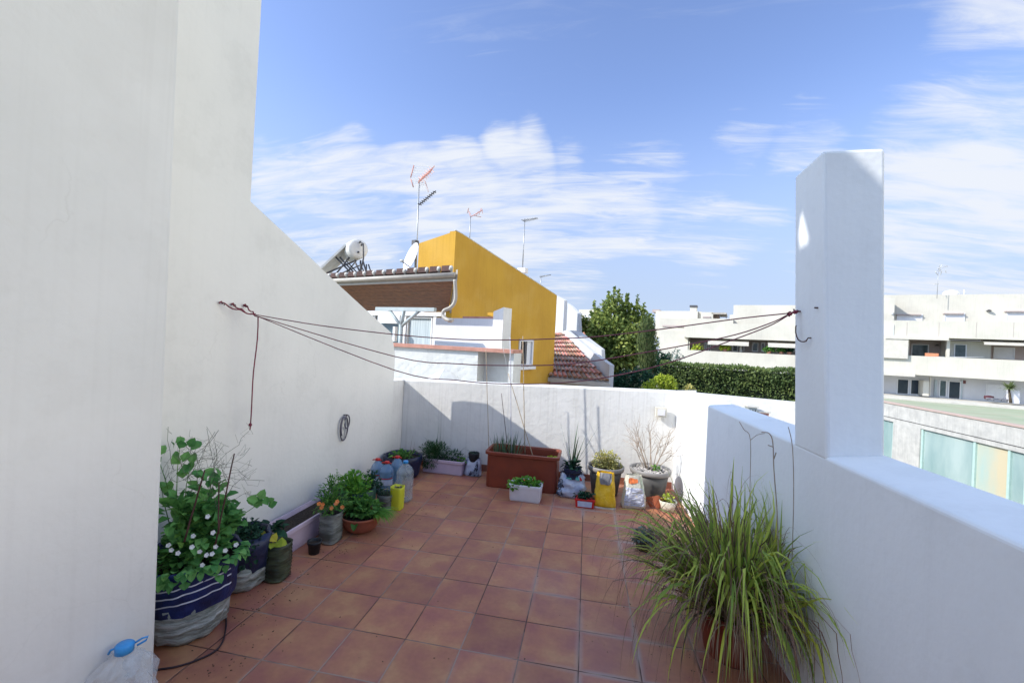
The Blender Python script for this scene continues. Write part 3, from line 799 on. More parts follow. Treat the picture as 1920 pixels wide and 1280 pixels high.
# --- the big blue and silver bag with the pea plant
c = Vector((-.835, -.20, 0))
t_ = thing('bag_planter', 'big blue striped bag over silver plastic, holding the white-flowered pea plant with three canes', 'planter', c, 'plants grown in bags and jugs along the left wall')
q = MB(); q.lathe([(.03, .0), (.14, .0), (.172, .03), (.184, .10), (.194, .18), (.198, .205)], 40, c, amp=.022, seed=3); q.build('silver_bag', crumple, t_)
q = MB(); q.lathe([(.20, .17), (.208, .20), (.218, .30), (.232, .375), (.232, .40), (.218, .392), (.208, .34), (.198, .27)], 44, c, amp=.016, seed=5, close=False); cb = q.build('blue_collar', blue_bag, t_)
for zz, rr in ((.225, .216), (.268, .221), (.305, .2255)):
    q = MB(); vs = []; fs = []
    for k in range(27):
        a = -1.75 + 1.9 * k / 26
        for dz in (-.0035, .0035):
            rr2 = rr + .003 + .016 * mnoise.noise(Vector((math.cos(a) * 6 * rr * 4 + 5, math.sin(a) * 6 * rr * 4, (zz + dz) * 6 * 2.2 + 5)))
            vs.append(c + Vector((rr2 * math.cos(a), rr2 * math.sin(a), zz + dz + .05 * max(0, math.sin(a + 1.6)) * .6)))
    for k in range(26): fs.append((2 * k, 2 * k + 2, 2 * k + 3, 2 * k + 1))
    q.add(vs, fs, True); q.build('stripe', stripe, cb)
q = MB()
for a0 in (-2.25, -2.0):
    pts = [c + Vector((math.cos(a0) * r_, math.sin(a0) * r_, z_)) for r_, z_ in ((.21, .05), (.22, .16), (.228, .27), (.242, .37), (.232, .43), (.21, .40))]
    q.tube(pts, [.02, .024, .024, .022, .018, .012], 6)
q.build('handle', blue_bag, cb)
q = MB(); disc(q, c, .204, .33); q.build('soil', soil, t_)
q = MB()
for (dx, dy, z, rx, rz, n) in [(0, 0, .40, .17, .10, 150), (.03, .03, .52, .14, .13, 150), (-.03, .10, .50, .13, .12, 90), (.09, .12, .51, .08, .07, 50), (-.02, -.05, .62, .11, .10, 60), (.06, .03, .68, .10, .1, 50)]:
    bush(q, c + Vector((dx, dy, z)), rx, rx, rz, n, .066, .05, .4, .5, .15)
for dx, dy, z, s in [(-.2, -.05, .90, .07), (-.21, -.05, .85, .06), (-.2, -.06, .80, .07), (-.12, .0, .96, .055), (-.06, .02, .94, .06), (-.1, 0, .86, .06), (-.04, .03, .84, .065), (-.08, .03, .80, .06), (.0, .05, .79, .06), (.26, .16, .64, .065), (.3, .17, .62, .055), (.24, .2, .6, .06), (-.19, -.04, .73, .07), (-.16, .02, .70, .06)]:
    for k in range(3): q.leaf(c + Vector((dx, dy, z)) + rdir() * .012, rdir(.3), Vector((.3, -1, .4)) + rdir() * .4, s, s * .8, .15, .1)
for a_ in range(-24, 8):
    a = a_ * .1
    for k in range(3):
        p = c + Vector((math.cos(a) * R.uniform(.2, .245), math.sin(a) * .235, .41 - .045 * k * R.random() * (1.6 if a_ < -8 else .8)))
        q.leaf(p, Vector((math.cos(a) * .6, math.sin(a) * .6, R.uniform(-.9, .4))), Vector((math.cos(a), math.sin(a), .8)), R.uniform(.035, .06), R.uniform(.03, .05), .15, .2)
lf = q.build('foliage', g_pea, t_)
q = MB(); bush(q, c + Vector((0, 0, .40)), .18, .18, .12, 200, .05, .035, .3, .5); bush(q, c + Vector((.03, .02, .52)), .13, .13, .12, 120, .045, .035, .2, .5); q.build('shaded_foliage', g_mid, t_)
q = MB()
for x, y in [(360, 1025), (400, 998), (375, 1033), (388, 1040), (398, 1038), (423, 1031), (405, 1024), (443, 1021), (380, 1058), (322, 1030), (334, 1036), (363, 1004), (390, 968), (316, 1022)]:
    q = MB(); flower(q, PZC(x, y, 1.93 + .1 * R.random()), .012, Vector((.5, -.8, .3)) + rdir() * .3); q.build('flower', fl_white, t_)
q = MB()
stems(q, c + Vector((0, 0, .36)), [c + Vector(v) for v in [(-.2, -.05, .93), (-.1, 0, .99), (.28, .16, .64), (-.05, .02, .86), (.06, .04, .75), (-.19, -.02, .75), (.1, .1, .66)]], .0035, .08)
q.build('stem', g_mid, t_)
q = MB()
for _ in range(46):
    p0 = c + Vector((R.uniform(-.2, .14), R.uniform(-.06, .14), R.uniform(.55, .85)))
    p1 = p0 + Vector((R.uniform(-.16, .22), R.uniform(-.08, .12), R.uniform(-.05, .26)))
    pm = p0.lerp(p1, .5) + rdir() * .04
    q.tube([p0, p0.lerp(pm, .5) + rdir() * .012, pm, pm.lerp(p1, .5) + rdir() * .015, p1], .0011, 4)
    for k in range(3):
        p2 = pm.lerp(p1, R.random()); q.tube([p2, p2 + rdir() * .03, p2 + rdir(.3) * .06], .0007, 3)
q.build('tendrils', twig_thin, t_)
def cane(a, b_, r, mat, label, grp=None, nm='cane'):
    q = MB(); a = Vector(a); b_ = Vector(b_); n = 6
    pts = [a.lerp(b_, k / n) + Vector((R.uniform(-1, 1), R.uniform(-1, 1), 0)) * r * .35 for k in range(n + 1)]
    q.tube(pts, [r * (1 - .25 * k / n) for k in range(n + 1)], 7)
    o = q.build(nm, mat); tag(o, label, 'cane', grp); return o
def seg(px0, px1, zc0, zc1): return PZC(px0[0], px0[1], zc0), PZC(px1[0], px1[1], zc1)
GRP1 = 'dark canes in the pea plant'
a, b_ = seg((345, 1015), (384, 881), 2.0, 2.0); cane(a, b_, .0045, cane_dark, 'dark cane leaning right among the pea leaves, leftmost of the three in the blue bag', GRP1)
a, b_ = seg((410, 1000), (410, 904), 2.08, 2.08); cane(a, b_, .004, cane_dark, 'short upright dark cane, middle one of the three in the blue bag', GRP1)
a, b_ = seg((403, 1025), (439, 850), 2.1, 2.1); cane(a, b_, .0042, cane_dark, 'longest dark cane leaning right, rightmost of the three in the blue bag', GRP1)

# --- second bag
c = Vector((-.875, .20, 0))
t_ = thing('bag_planter', 'navy bag planter with a dirty white foot, squeezed behind the big blue striped bag', 'planter', c, 'plants grown in bags and jugs along the left wall')
q = MB(); q.lathe([(.02, 0), (.10, 0), (.125, .03), (.138, .12), (.142, .17)], 30, c, amp=.02, seed=9); q.build('white_foot', crumple, t_)
q = MB(); q.lathe([(.137, .12), (.146, .16), (.15, .26), (.146, .33), (.136, .325), (.13, .28)], 34, c, amp=.025, seed=12, close=False); q.build('navy_bag', navy, t_)
q = MB(); disc(q, c, .135, .28); q.build('soil', soil, t_)
q = MB(); bush(q, c + Vector((.0, -.02, .32)), .14, .14, .08, 300, .03, .026, .4, .5, .3); bush(q, c + Vector((.10, -.07, .27)), .06, .09, .12, 140, .026, .022, .4, .2); q.build('foliage', g_dark, t_)

# --- jug with squash seedlings
def jug(c, r, h, mat, label, body_name='jug_body', seed=1, ribs=True, rim=None, sy=1.0, group='plants grown in bags and jugs along the left wall', name='jug_planter'):
    t_ = thing(name, label, 'planter', c, group)
    q = MB(); pr = [(r * .4, 0), (r * .9, 0), (r, .012)]
    k = 0; z = .02
    while z < h - .01:
        pr.append((r * (1.0 if k % 2 == 0 else .945) if ribs else r, z)); z += .011; k += 1
    pr += [(r, h), (r * .95, h + .002), (r * .93, h - .03)]
    q.lathe(pr, 28, c, amp=.006, seed=seed, sy=sy, sq=.35, close=False)
    q.add([c + Vector((0, 0, .002))] + [], [])
    q.build(body_name, mat, t_)
    q = MB(); disc(q, c, r * 1.02, h - .022, sy=sy); q.build('soil', soil, t_)
    return t_
c = Vector((-.73, .325, 0))
t_ = jug(c, .078, .225, jug_dark, 'cut-off jug of dark soil with one yellow and one lime leaf')
q = MB()
for k in range(3): q.leaf(c + Vector((-.05, -.03, .27)), Vector((-.7 + k * .7, -.3, .12)), Vector((0, -.3, 1)), .085, .075, .08, .3)
q.leaf(c + Vector((-.05, -.05, .26)), Vector((-.1, -.6, -.9)), Vector((0, -1, .3)), .11, .03, .05, .1)
q.build('yellow_leaf', g_yel, t_)
q = MB()
for k in range(4): q.leaf(c + Vector((.0, -.03, .235)), Vector((.2 + .3 * k, -.5 + .2 * k, .15)), Vector((.2, -.5, 1)), .075, .07, .08, .3)
q.build('lime_leaf', g_lime, t_)
q = MB(); stems(q, c + Vector((0, 0, .2)), [c + Vector((-.05, -.03, .27)), c + Vector((0, -.03, .235))], .004); q.build('stem', g_yel, t_)

# --- long lilac trough along the wall
def trough(a, b_, w, h, mat, label, name='trough_planter', taper=.8, rim=.012, lip=.02, soil_z=None, group=None, bev=.012, rz=0):
    """a, b_: the floor ends of its centre line"""
    a = Vector(a); b_ = Vector(b_); c = (a + b_) / 2; e = (b_ - a).normalized(); s_ = Vector((-e.y, e.x, 0)); hl = (b_ - a).length / 2
    t_ = thing(name, label, 'planter', c, group)
    def ring(hl_, hw_, z, k=.25):
        cr = min(hl_, hw_) * k
        o_ = []
        for (sx_, sy_) in ((1, -1), (1, 1), (-1, 1), (-1, -1)):
            for m_ in range(4):
                ang = {(1, -1): -math.pi / 2, (1, 1): 0, (-1, 1): math.pi / 2, (-1, -1): math.pi}[(sx_, sy_)] + m_ * math.pi / 6
                o_.append(c + e * (sx_ * (hl_ - cr) + cr * math.cos(ang)) + s_ * (sy_ * (hw_ - cr) + cr * math.sin(ang)) + Vector((0, 0, z)))
        return o_
    hw = w / 2
    prof_ = [(hl * (1 - (1 - taper) * .4), hw * taper, 0.0), (hl * (1 - (1 - taper) * .4) + .004, hw * taper + .004, .012), (hl - lip * .8, hw - lip * .8, h - .045), (hl - lip * .6, hw - lip * .6, h - .034), (hl, hw, h - .03), (hl, hw, h - .003), (hl - .004, hw - .004, h), (hl - rim, hw - rim, h), (hl - rim - .006, hw - rim - .006, h - .02), (hl - rim - .02, hw - rim - .02, h * .4)]
    q = MB(); vs = []; fs = []; n = 16
    for pr in prof_: vs += ring(*pr)
    for i in range(len(prof_) - 1):
        for k in range(n):
            k2 = (k + 1) % n; fs.append((i * n + k, i * n + k2, (i + 1) * n + k2, (i + 1) * n + k))
    fs.append(tuple(range(n - 1, -1, -1)))
    q.add(vs, fs, False); q.build('trough', mat, t_)
    sz = soil_z if soil_z else h - .035
    vs = ring(hl - rim - .008, hw - rim - .008, sz); q = MB()
    vs2 = [c + Vector((0, 0, sz + .008))] + vs
    q.add(vs2, [(0, 1 + k, 1 + (k + 1) % n) for k in range(n)], True); q.build('soil', soil, t_)
    return t_, c, e, s_, hl
t_, c, e, s_, hl = trough((-.945, .50, 0), (-.93, 1.34, 0), .235, .185, lilac, 'long lilac trough of bare soil lying along the left wall', soil_z=.15)
q = MB(); bush(q, (-.93, .50, .205), .06, .10, .045, 26, .07, .06, .3, .3); q.build('seedlings', g_dark, t_)

c = Vector((-.70, .665, 0))
t_ = thing('plant_pot', 'tiny black plastic pot on the floor in front of the lilac trough', 'pot', c)
q = MB(); q.lathe([(.025, 0), (.036, 0), (.045, .07), (.05, .072), (.05, .09), (.046, .09), (.042, .06)], 20, c, close=False); q.build('pot', black_pl, t_)
q = MB(); disc(q, c, .042, .07); q.build('soil', soil, t_)

c = Vector((-.70, .86, 0))
t_ = jug(c, .078, .225, jug_grey, 'cut-off ribbed jug with orange marigolds, in front of the lilac trough', seed=4)
q = MB(); bush(q, c + Vector((-.01, .0, .30)), .12, .12, .10, 420, .036, .012, .3, .6); bush(q, c + Vector((-.03, .04, .40)), .09, .08, .09, 150, .034, .012, .2, .8)
for k in range(9): q.leaf(c + Vector((.01, .03, .42 + .014 * k)), rdir(.4), Vector((0, 0, 1)), .022, .01)
q.build('foliage', g_mid, t_)
q = MB(); stems(q, c + Vector((0, 0, .2)), [c + Vector((.01, .03, .54)), c + Vector((.05, .05, .47)), c + Vector((-.08, 0, .42)), c + Vector((.08, -.03, .38))], .003); q.build('stem', g_mid, t_)
q = MB()
for x, y in [(603, 951), (605, 945), (622, 952), (632, 940), (642, 950), (598, 944), (630, 944)]:
    q = MB(); flower(q, PZC(x, y, 2.98), .016, Vector((.4, -.8, .4)) + rdir() * .3); q.build('flower', fl_orange, t_)

c = Vector((-.585, 1.10, 0))
t_ = thing('bowl_planter', 'round terracotta bowl overflowing with green herbs, one clump trailing onto the tiles', 'planter', c)
q = MB(); q.lathe([(.05, 0), (.085, 0), (.125, .03), (.15, .08), (.158, .115), (.163, .118), (.163, .13), (.152, .13), (.142, .09)], 32, c, close=False); q.build('bowl', terracotta_pot, t_)
q = MB(); disc(q, c, .145, .1); q.build('soil', soil, t_)
q = MB(); bush(q, c + Vector((0, .02, .16)), .16, .13, .07, 260, .05, .04, .4, .5, .3); q.leaf(c + Vector((.03, -.13, .13)), Vector((.1, -.5, -.7)), Vector((0, -1, .4)), .08, .06); q.build('foliage', g_mid, t_)
q = MB()
for _ in range(120):
    p = c + Vector((.12 + R.uniform(-.04, .03), R.uniform(-.03, .06), .13)); q.blade(p, Vector((R.uniform(.5, 1), R.uniform(-.6, .2), .45)), R.uniform(.12, .24), .007, 1.3, 6)
q.build('trailing_leaves', g_bright, t_)

c = Vector((-.78, 1.32, 0))
t_ = thing('bag_planter', 'dark green bag of bright parsley standing against the left wall behind the terracotta bowl', 'planter', c, 'plants grown in bags and jugs along the left wall')
q = MB(); q.lathe([(.03, 0), (.14, 0), (.17, .04), (.18, .15), (.178, .25), (.165, .26), (.155, .2)], 30, c, amp=.02, seed=21, close=False); q.build('bag', dgreen_bag, t_)
q = MB(); disc(q, c, .16, .21); q.build('soil', soil, t_)
q = MB(); bush(q, c + Vector((.02, -.05, .30)), .15, .15, .10, 520, .034, .022, .4, .6); bush(q, c + Vector((.1, -.14, .24)), .1, .08, .1, 240, .034, .02, .4, .5); q.build('foliage', g_bright, t_)
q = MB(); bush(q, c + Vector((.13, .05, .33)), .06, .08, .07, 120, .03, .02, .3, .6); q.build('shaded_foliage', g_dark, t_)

c = Vector((-.60, 1.56, 0))
t_ = jug(c, .072, .135, jug_grey, 'short clear jug of soil with dark weeds, between the parsley and the yellow can', seed=8)
q = MB(); tuft(q, c + Vector((0, 0, .11)), 34, .13, .008, 1.3, 1.2, .05); q.build('weeds', g_onion, t_)
q = MB(); bush(q, c + Vector((-.07, -.02, .18)), .05, .05, .08, 90, .03, .02, .3, .5); q.build('foliage', g_dark, t_)

c = Vector((-.50, 1.59, 0))
t_ = thing('can_planter', 'lime yellow plastic can cut open as a planter, in front of the water bottles', 'planter', c)
q = MB(); pr = [(.02, 0), (.055, 0), (.06, .01)] + [(.0595 if k % 2 else .0565, .02 + k * .016) for k in range(11)] + [(.06, .205), (.056, .207), (.052, .17)]
q.lathe(pr, 28, c, sq=.5, close=False, amp=.003); q.build('can', yellow_pl, t_)
q = MB(); disc(q, c, .055, .18); q.build('soil', soil, t_)
q = MB(); tuft(q, c + Vector((-.02, 0, .17)), 14, .1, .007, 1.5, 1.0, .04); q.build('weeds', g_straw, t_)

# --- water bottles
def bottle(c, r, h, capm, label, watered, full=.8, group='water bottles by the left wall', lab_=True, tilt=None):
    c = Vector(c)
    t_ = thing('water_bottle', label, 'bottle', c, group)
    pr = [(r * .3, .004), (r * .82, 0), (r * .97, .012), (r, .03)]
    z = .045; k = 0
    while z < h * .68: pr.append((r * (1.0 if k % 2 else .955), z)); z += .0135; k += 1
    pr += [(r, h * .69), (r * .93, h * .75), (r * .72, h * .83), (r * .42, h * .90), (.019, h * .93), (.018, h * .96)]
    q = MB(); q.lathe(pr, 26, c, sq=.12, close=True, amp=.002); bb = q.build('bottle_body', blue_clear if watered else clear, t_)
    if watered:
        pw_ = [(r * .9, .01)] + [(rr * .93, zz) for rr, zz in pr[3:] if zz < h * full]
        q = MB(); q.lathe(pw_, 22, c, sq=.12); q.build('water', water, bb)
        if lab_:
            q = MB(); vs = []; fs = []
            for k in range(23):
                a = -2.7 + 2.6 * k / 22; rr = r * 1.0 * (1 + .12 * (1 / max(abs(math.cos(a)), abs(math.sin(a))) - 1)) + .002
                for z in (h * .36, h * .52, h * .54, h * .56): vs.append(c + Vector((rr * math.cos(a), rr * math.sin(a), z)))
            for k in range(22):
                fs.append((4 * k, 4 * k + 4, 4 * k + 5, 4 * k + 1))
            q.add(vs, fs, True); lb = q.build('label', paper, bb)
            q = MB(); fs = [(4 * k + 2, 4 * k + 6, 4 * k + 7, 4 * k + 3) for k in range(22)]; q.add(vs, fs, True); q.build('label_band', red_pl, lb)
    q = MB(); q.lathe([(.0195, h * .935), (.024, h * .937), (.0245, h * .985), (.022, h), (.005, h)], 20, c); cpn = q.build('cap', capm, t_)
    if watered:
        q = MB(); q.tube([c + Vector((-.052, -.006, h * .93)), c + Vector((-.05, -.002, h * .95)), c + Vector((0, 0, h * .957)), c + Vector((.03, 0, h * .957)), c + Vector((.046, -.002, h * .95))], .0058, 6); q.build('handle', capm, cpn)
    return t_
bottle((-.885, 1.93, 0), .066, .34, red_pl, 'full red-capped water bottle touching the left wall, leftmost of the group', True, .62)
bottle((-.745, 1.85, 0), .07, .345, red_pl, 'full red-capped water bottle with a pale label, in front of the other two red caps', True, .64)
bottle((-.735, 2.07, 0), .064, .345, red_pl, 'full red-capped water bottle at the back, between the labelled one and the blue-capped empty one', True, .66, lab_=False)
bottle((-.525, 1.80, 0), .082, .385, blue_cap, 'empty clear ribbed bottle with a light blue cap, tallest beside the yellow can', False)
# jug at the bottom left
c = Vector((-.575, -.72, 0)); h = .315
t_ = thing('water_jug', 'crumpled clear water jug with a bright blue cap at the foot of the nearest wall', 'jug', c)
q = MB(); pr = [(.03, 0), (.09, 0), (.105, .015)] + [(.108 - (.004 if k % 2 else 0), .03 + k * .014) for k in range(9)] + [(.104, .165), (.098, .2), (.082, .235), (.055, .262), (.03, .275), (.024, .285), (.022, .292)]
q.lathe(pr, 22, c, amp=.03, seed=31, freq=13); q.sm = [False] * len(q.sm); q.build('jug_body', M('crumpled_clear_plastic', (.80, .84, .86), (.55, .59, .61), rough=.03, spec=1.0, alpha=.3, scale=16, bump=1, bscale=34, bdist=.02), t_)
q = MB(); q.lathe([(.024, .283), (.030, .285), (.031, .313), (.026, .318), (.004, .318)], 22, c); cpn = q.build('cap', blue_cap, t_)
q = MB(); q.tube([c + Vector((.02, .018, .308)), c + Vector((.04, .034, .322)), c + Vector((.055, .045, .325)), c + Vector((.056, .036, .315)), c + Vector((.035, .02, .303))], .004, 6)
q.build('handle', blue_cap, cpn); q = MB(); q.tube([c + Vector((-.025, -.01, .302)), c + Vector((-.042, -.018, .296)), c + Vector((-.05, -.02, .28))], .0045, 6); q.build('handle', blue_cap, cpn)

# --- back corner blue bag
c = Vector((-.86, 2.50, 0))
t_ = thing('bag_planter', 'wide navy bag of low green plants in the far left corner, behind the water bottles', 'planter', c, 'plants grown in bags and jugs along the left wall')
q = MB(); q.lathe([(.03, 0), (.17, 0), (.2, .05), (.215, .18), (.22, .235), (.205, .24), (.19, .19)], 34, c, amp=.025, seed=41, close=False); q.build('bag', navy, t_)
q = MB(); disc(q, c, .2, .2); q.build('soil', soil, t_)
q = MB(); bush(q, c + Vector((0, 0, .235)), .17, .15, .04, 160, .04, .03, .2, .4); q.build('foliage', g_mid, t_)
q = MB(); stems(q, c + Vector((.08, -.02, .22)), [c + Vector((.1, 0, .46)), c + Vector((.13, 0, .4))], .0025); q.build('stalk', twig_mat, t_)

# --- lilac trough in the back corner
t_, c, e, s_, hl = trough((-.72, 2.79, 0), (-.19, 2.77, 0), .18, .165, lilac, 'short lilac trough of bushy dark herbs against the far parapet')
q = MB(); bush(q, c + Vector((-.13, .0, .23)), .19, .13, .12, 1300, .045, .009, .3, .7); bush(q, c + Vector((-.18, -.09, .13)), .12, .04, .08, 260, .04, .009, .4, -.2); bush(q, c + Vector((.1, 0, .2)), .14, .09, .06, 260, .04, .011); q.build('herbs', g_fine, t_)
q = MB()
for dx, dz, tilt_, L_ in [(-.1, .18, (.05, 0, 1), .42), (-.12, .18, (-.35, 0, .9), .26), (.12, .15, (.45, -.1, .8), .2), (.14, .15, (-.5, 0, .7), .22), (.13, .15, (.8, -.1, .9), .3), (.14, .15, (.5, -.2, 1.0), .28), (.12, .16, (-.9, 0, .6), .2), (0.03, .18, (.25, 0, 1), .22), (-.06, .2, (.02, 0, 1), .3)]:
    q.blade(c + Vector((dx, -.04, dz)), Vector(tilt_), L_ * 1.1, .015, .75 if L_ < .4 else .05, 8)
q.build('long_leaves', g_onion, t_)
q = MB(); bush(q, c + Vector((.2, 0, .165)), .06, .05, .02, 30, .035, .028); q.build('low_leaves', g_bright, t_)

# --- small bags
def sack(c, w, d, h, mat, label, top_w=.75, seed=0, lean=0.0, amp=.012, name='sack', rot=0, group=None, tz=1.0, waist=None, cat='bag'):
    c = Vector(c); t_ = thing(name, label, cat, c, group)
    rz = Matrix.Rotation(rot, 3, 'Z')
    n = 32; lv = 12; vs = []; fs = []
    for i in range(lv + 1):
        t = i / lv; ww = w * (1 - (1 - top_w) * t) / 2; dd = d / 2 * (1 - .55 * t ** 2)
        if i == 0: ww *= .96; dd *= .9
        if waist: ww *= 1 + waist * math.sin(t * math.pi)
        for k in range(n):
            a = 2 * math.pi * k / n; cx = math.copysign(abs(math.cos(a)) ** .45, math.cos(a)); sn = math.copysign(abs(math.sin(a)) ** .7, math.sin(a))
            nz = mnoise.noise(Vector((cx * 3 + seed, sn * 3, t * 4 + seed))) * amp + mnoise.noise(Vector((cx * 8 + seed, sn * 8, t * 9))) * amp * .5
            v = Vector((cx * (ww + nz), sn * (dd + nz) + lean * t * h, t * h + (mnoise.noise(Vector((cx * 3, seed, 1))) * .02 if i == lv else 0)))
            vs.append(c + rz @ v)
    for i in range(lv):
        for k in range(n):
            k2 = (k + 1) % n; fs.append((i * n + k, i * n + k2, (i + 1) * n + k2, (i + 1) * n + k))
    fs.append(tuple(range(n - 1, -1, -1)))
    q = MB(); q.add(vs, fs, True)
    def surf(u, t, off=.0035):
        """a point on the front of the sack: u -1..1 across, t 0..1 up"""
        a = -math.pi / 2 + u * 1.1; ww = w * (1 - (1 - top_w) * t) / 2; dd = d / 2 * (1 - .55 * t ** 2)
        if waist: ww *= 1 + waist * math.sin(t * math.pi)
        cx = math.copysign(abs(math.cos(a)) ** .45, math.cos(a)); sn = math.copysign(abs(math.sin(a)) ** .7, math.sin(a))
        nz = mnoise.noise(Vector((cx * 3 + seed, sn * 3, t * 4 + seed))) * amp + mnoise.noise(Vector((cx * 8 + seed, sn * 8, t * 9))) * amp * .5 + off
        return c + rz @ Vector((cx * (ww + nz), sn * (dd + nz) + lean * t * h, t * h))
    return t_, q, surf
def patch(surf, u0, u1, t0, t1, shape=None, n=14, off=.0075):
    """a printed area lying on a sack's face; shape(u, t in 0..1) -> inside?"""
    q = MB(); vs = []; fs = []
    for i in range(n + 1):
        for j in range(n + 1): vs.append(surf(u0 + (u1 - u0) * i / n, t0 + (t1 - t0) * j / n, off))
    for i in range(n):
        for j in range(n):
            if shape is None or shape((i + .5) / n, (j + .5) / n): fs.append((i * (n + 1) + j, (i + 1) * (n + 1) + j, (i + 1) * (n + 1) + j + 1, i * (n + 1) + j + 1))
    q.add(vs, fs, True); return q
t_, q, sf = sack((-.10, 2.80, 0), .20, .14, .20, white_bag, 'small pale blue bag with a dark picture, left of the big terracotta trough', seed=2, top_w=.8, name='bag_planter', cat='planter'); bgo = q.build('bag', white_bag, t_)
patch(sf, -.1, .75, .03, .85, lambda u, t: abs(u - .5) < .5 * (1 - t * .75) and mnoise.noise(Vector((u * 5, t * 5, 3))) > -.28, 20).build('dark_picture', print_black, bgo)
q = MB(); q.lathe([(.05, .16), (.062, .2), (.068, .255), (.064, .262), (.058, .22)], 20, (-.10, 2.80, 0), close=False); q.build('pot', black_pl, t_)
q = MB(); disc(q, Vector((-.10, 2.80, 0)), .06, .235); bush(q, (-.10, 2.80, .25), .05, .05, .02, 24, .03, .02); q.build('foliage', g_dark, t_)
q = MB(); q.blade((-.1, 2.8, .25), Vector((-.7, 0, .35)), .14, .012, .35, 6); q.build('long_leaf', g_onion, t_)

# --- large terracotta trough
t_, c, e, s_, hl = trough((.115, 2.63, 0), (.935, 2.625, 0), .43, .39, terracotta, 'large terracotta trough with onion shoots, in the middle of the far wall', taper=.86, rim=.028, lip=.03, soil_z=.30)
big_c = c.copy()
q = MB(); tuft(q, c + Vector((-.26, -.02, .29)), 42, .24, .012, .35, .28, .09); tuft(q, c + Vector((-.14, -.05, .29)), 34, .26, .013, .4, .3, .07); q.build('onion_shoots', g_onion, t_)
q = MB(); bush(q, c + Vector((.31, -.06, .32)), .055, .05, .025, 20, .06, .05); q.build('pale_leaves', g_lime, t_)
GR = 'canes standing in the terracotta trough'
def cpos(x, y, Yp): return atY(x, y, Yp)
cane(cpos(917, 850, 2.62), cpos(911, 655, 2.62), .0045, cane_mat, 'thin cane at the left end of the terracotta trough', GR)
cane(cpos(959, 857, 2.60), cpos(956.5, 632, 2.60), .007, pale_cane, 'thick pale upright rod, second tallest in the terracotta trough', GR)
cane(cpos(1001, 862, 2.52), cpos(953, 700, 2.66), .0055, cane_mat, 'slanting cane leaning left across the middle of the terracotta trough', GR)
cane(cpos(984.5, 853, 2.72), cpos(980, 630, 2.72), .006, cane_mat, 'tall cane topped in front of the small window of the yellow house', GR)
cane(cpos(953, 848, 2.70), cpos(940, 737, 2.70), .004, cane_dark, 'short dark stick leaning against the pale rod', GR)
st = MB(); st.tube(smooth([cpos(943, 650, 2.64), cpos(950, 690, 2.60), cpos(954, 725, 2.59), cpos(952, 790, 2.61), cpos(959, 830, 2.6)], 4), .002, 5)
o = st.build('string', M('white_string', (.6, .6, .6), rough=.8)); tag(o, 'pale string wound loosely round the thick rod in the terracotta trough', 'string')

# --- small white planter
c = Vector((.63, 2.18, 0))
t_, c, e, s_, hl = trough((.455, 2.195, 0), (.785, 2.185, 0), .17, .165, white_plastic, 'small white oblong planter of strawberry leaves standing in front of the terracotta trough', taper=.78, rim=.01, lip=.006, soil_z=.13)
for o in t_.children: pass
q = MB()
for sx_ in (-1, 1):
    for sy_ in (-1, 1): q.lathe([(.008, -.001), (.012, 0), (.012, .02)], 10, c + Vector((sx_ * .12, sy_ * .05, 0)))
q.build('feet', white_plastic, t_)
q = MB(); bush(q, c + Vector((0, 0, .17)), .175, .085, .04, 230, .036, .03, .4, .5, .3); bush(q, c + Vector((-.13, -.07, .15)), .05, .03, .04, 40, .035, .03); q.build('foliage', g_bright, t_)
q = MB(); flower(q, c + Vector((-.02, -.02, .2)), .014); q.build('flower', fl_orange, t_)
q = MB(); flower(q, c + Vector((.01, -.03, .21)), .012); q.build('flower', fl_orange, t_)
q = MB(); q.tube([c + Vector((-.05, .03, .2)), c + Vector((.06, .03, .202))], .007, 6); q.build('white_stick', white_plastic, t_)

# --- leek in a bag
c = Vector((1.075, 2.47, 0))
t_ = thing('bag_planter', 'knotted white and blue plastic bag holding a tall leek plant, right of the terracotta trough', 'planter', c)
t2, q, sf = sack(c, .27, .22, .24, white_bag, 'x', top_w=.8, seed=8, amp=.04, waist=.1); bpy.data.objects.remove(t2)
bgo = q.build('bag', white_bag, t_)
patch(sf, -1.2, -.35, .1, .75, lambda u, t: mnoise.noise(Vector((u * 4, t * 4, 7))) > -.15, 16).build('dark_print', print_black, bgo)
patch(sf, -.2, .25, .8, .96).build('teal_print', print_teal, bgo)
patch(sf, .3, .5, .78, .92).build('red_print', red_pl, bgo)
q = MB(); q.lathe([(.08, .2), (.088, .24), (.10, .29), (.096, .295), (.085, .27), (.08, .24)], 24, c, amp=.03, seed=4, close=False); q.build('bag_mouth', navy, t_)
q = MB(); disc(q, c, .1, .25); q.build('soil', soil, t_)
q = MB()
for dx, dy, L_, W_, dr in [(-.3, 0, .44, .018, .05), (-.42, 0, .30, .016, .1), (-.16, 0, .38, .016, .03), (-.06, 0, .36, .017, .04), (.03, 0, .34, .02, .02), (.07, -.05, .3, .018, .9), (.52, 0, .48, .018, .05), (.32, 0, .36, .02, .1), (.44, .05, .4, .014, .3), (.2, -.1, .22, .022, .5), (-.2, -.1, .22, .022, .4), (.66, 0, .28, .014, .1), (.1, .1, .42, .012, .02), (-.5, -.1, .2, .016, .4), (.12, 0, .25, .025, .1)]:
    q.blade(c + Vector((R.uniform(-.02, .03), 0, .27)), Vector((dx, dy, 1)), L_ * 1.25, W_ * 1.8, dr, 8, R.uniform(-.25, .25))
q.build('leek_leaves', g_onion, t_)
q = MB(); bush(q, c + Vector((0, 0, .31)), .09, .07, .05, 70, .06, .03, .3, .6); q.build('lower_leaves', g_dark, t_)

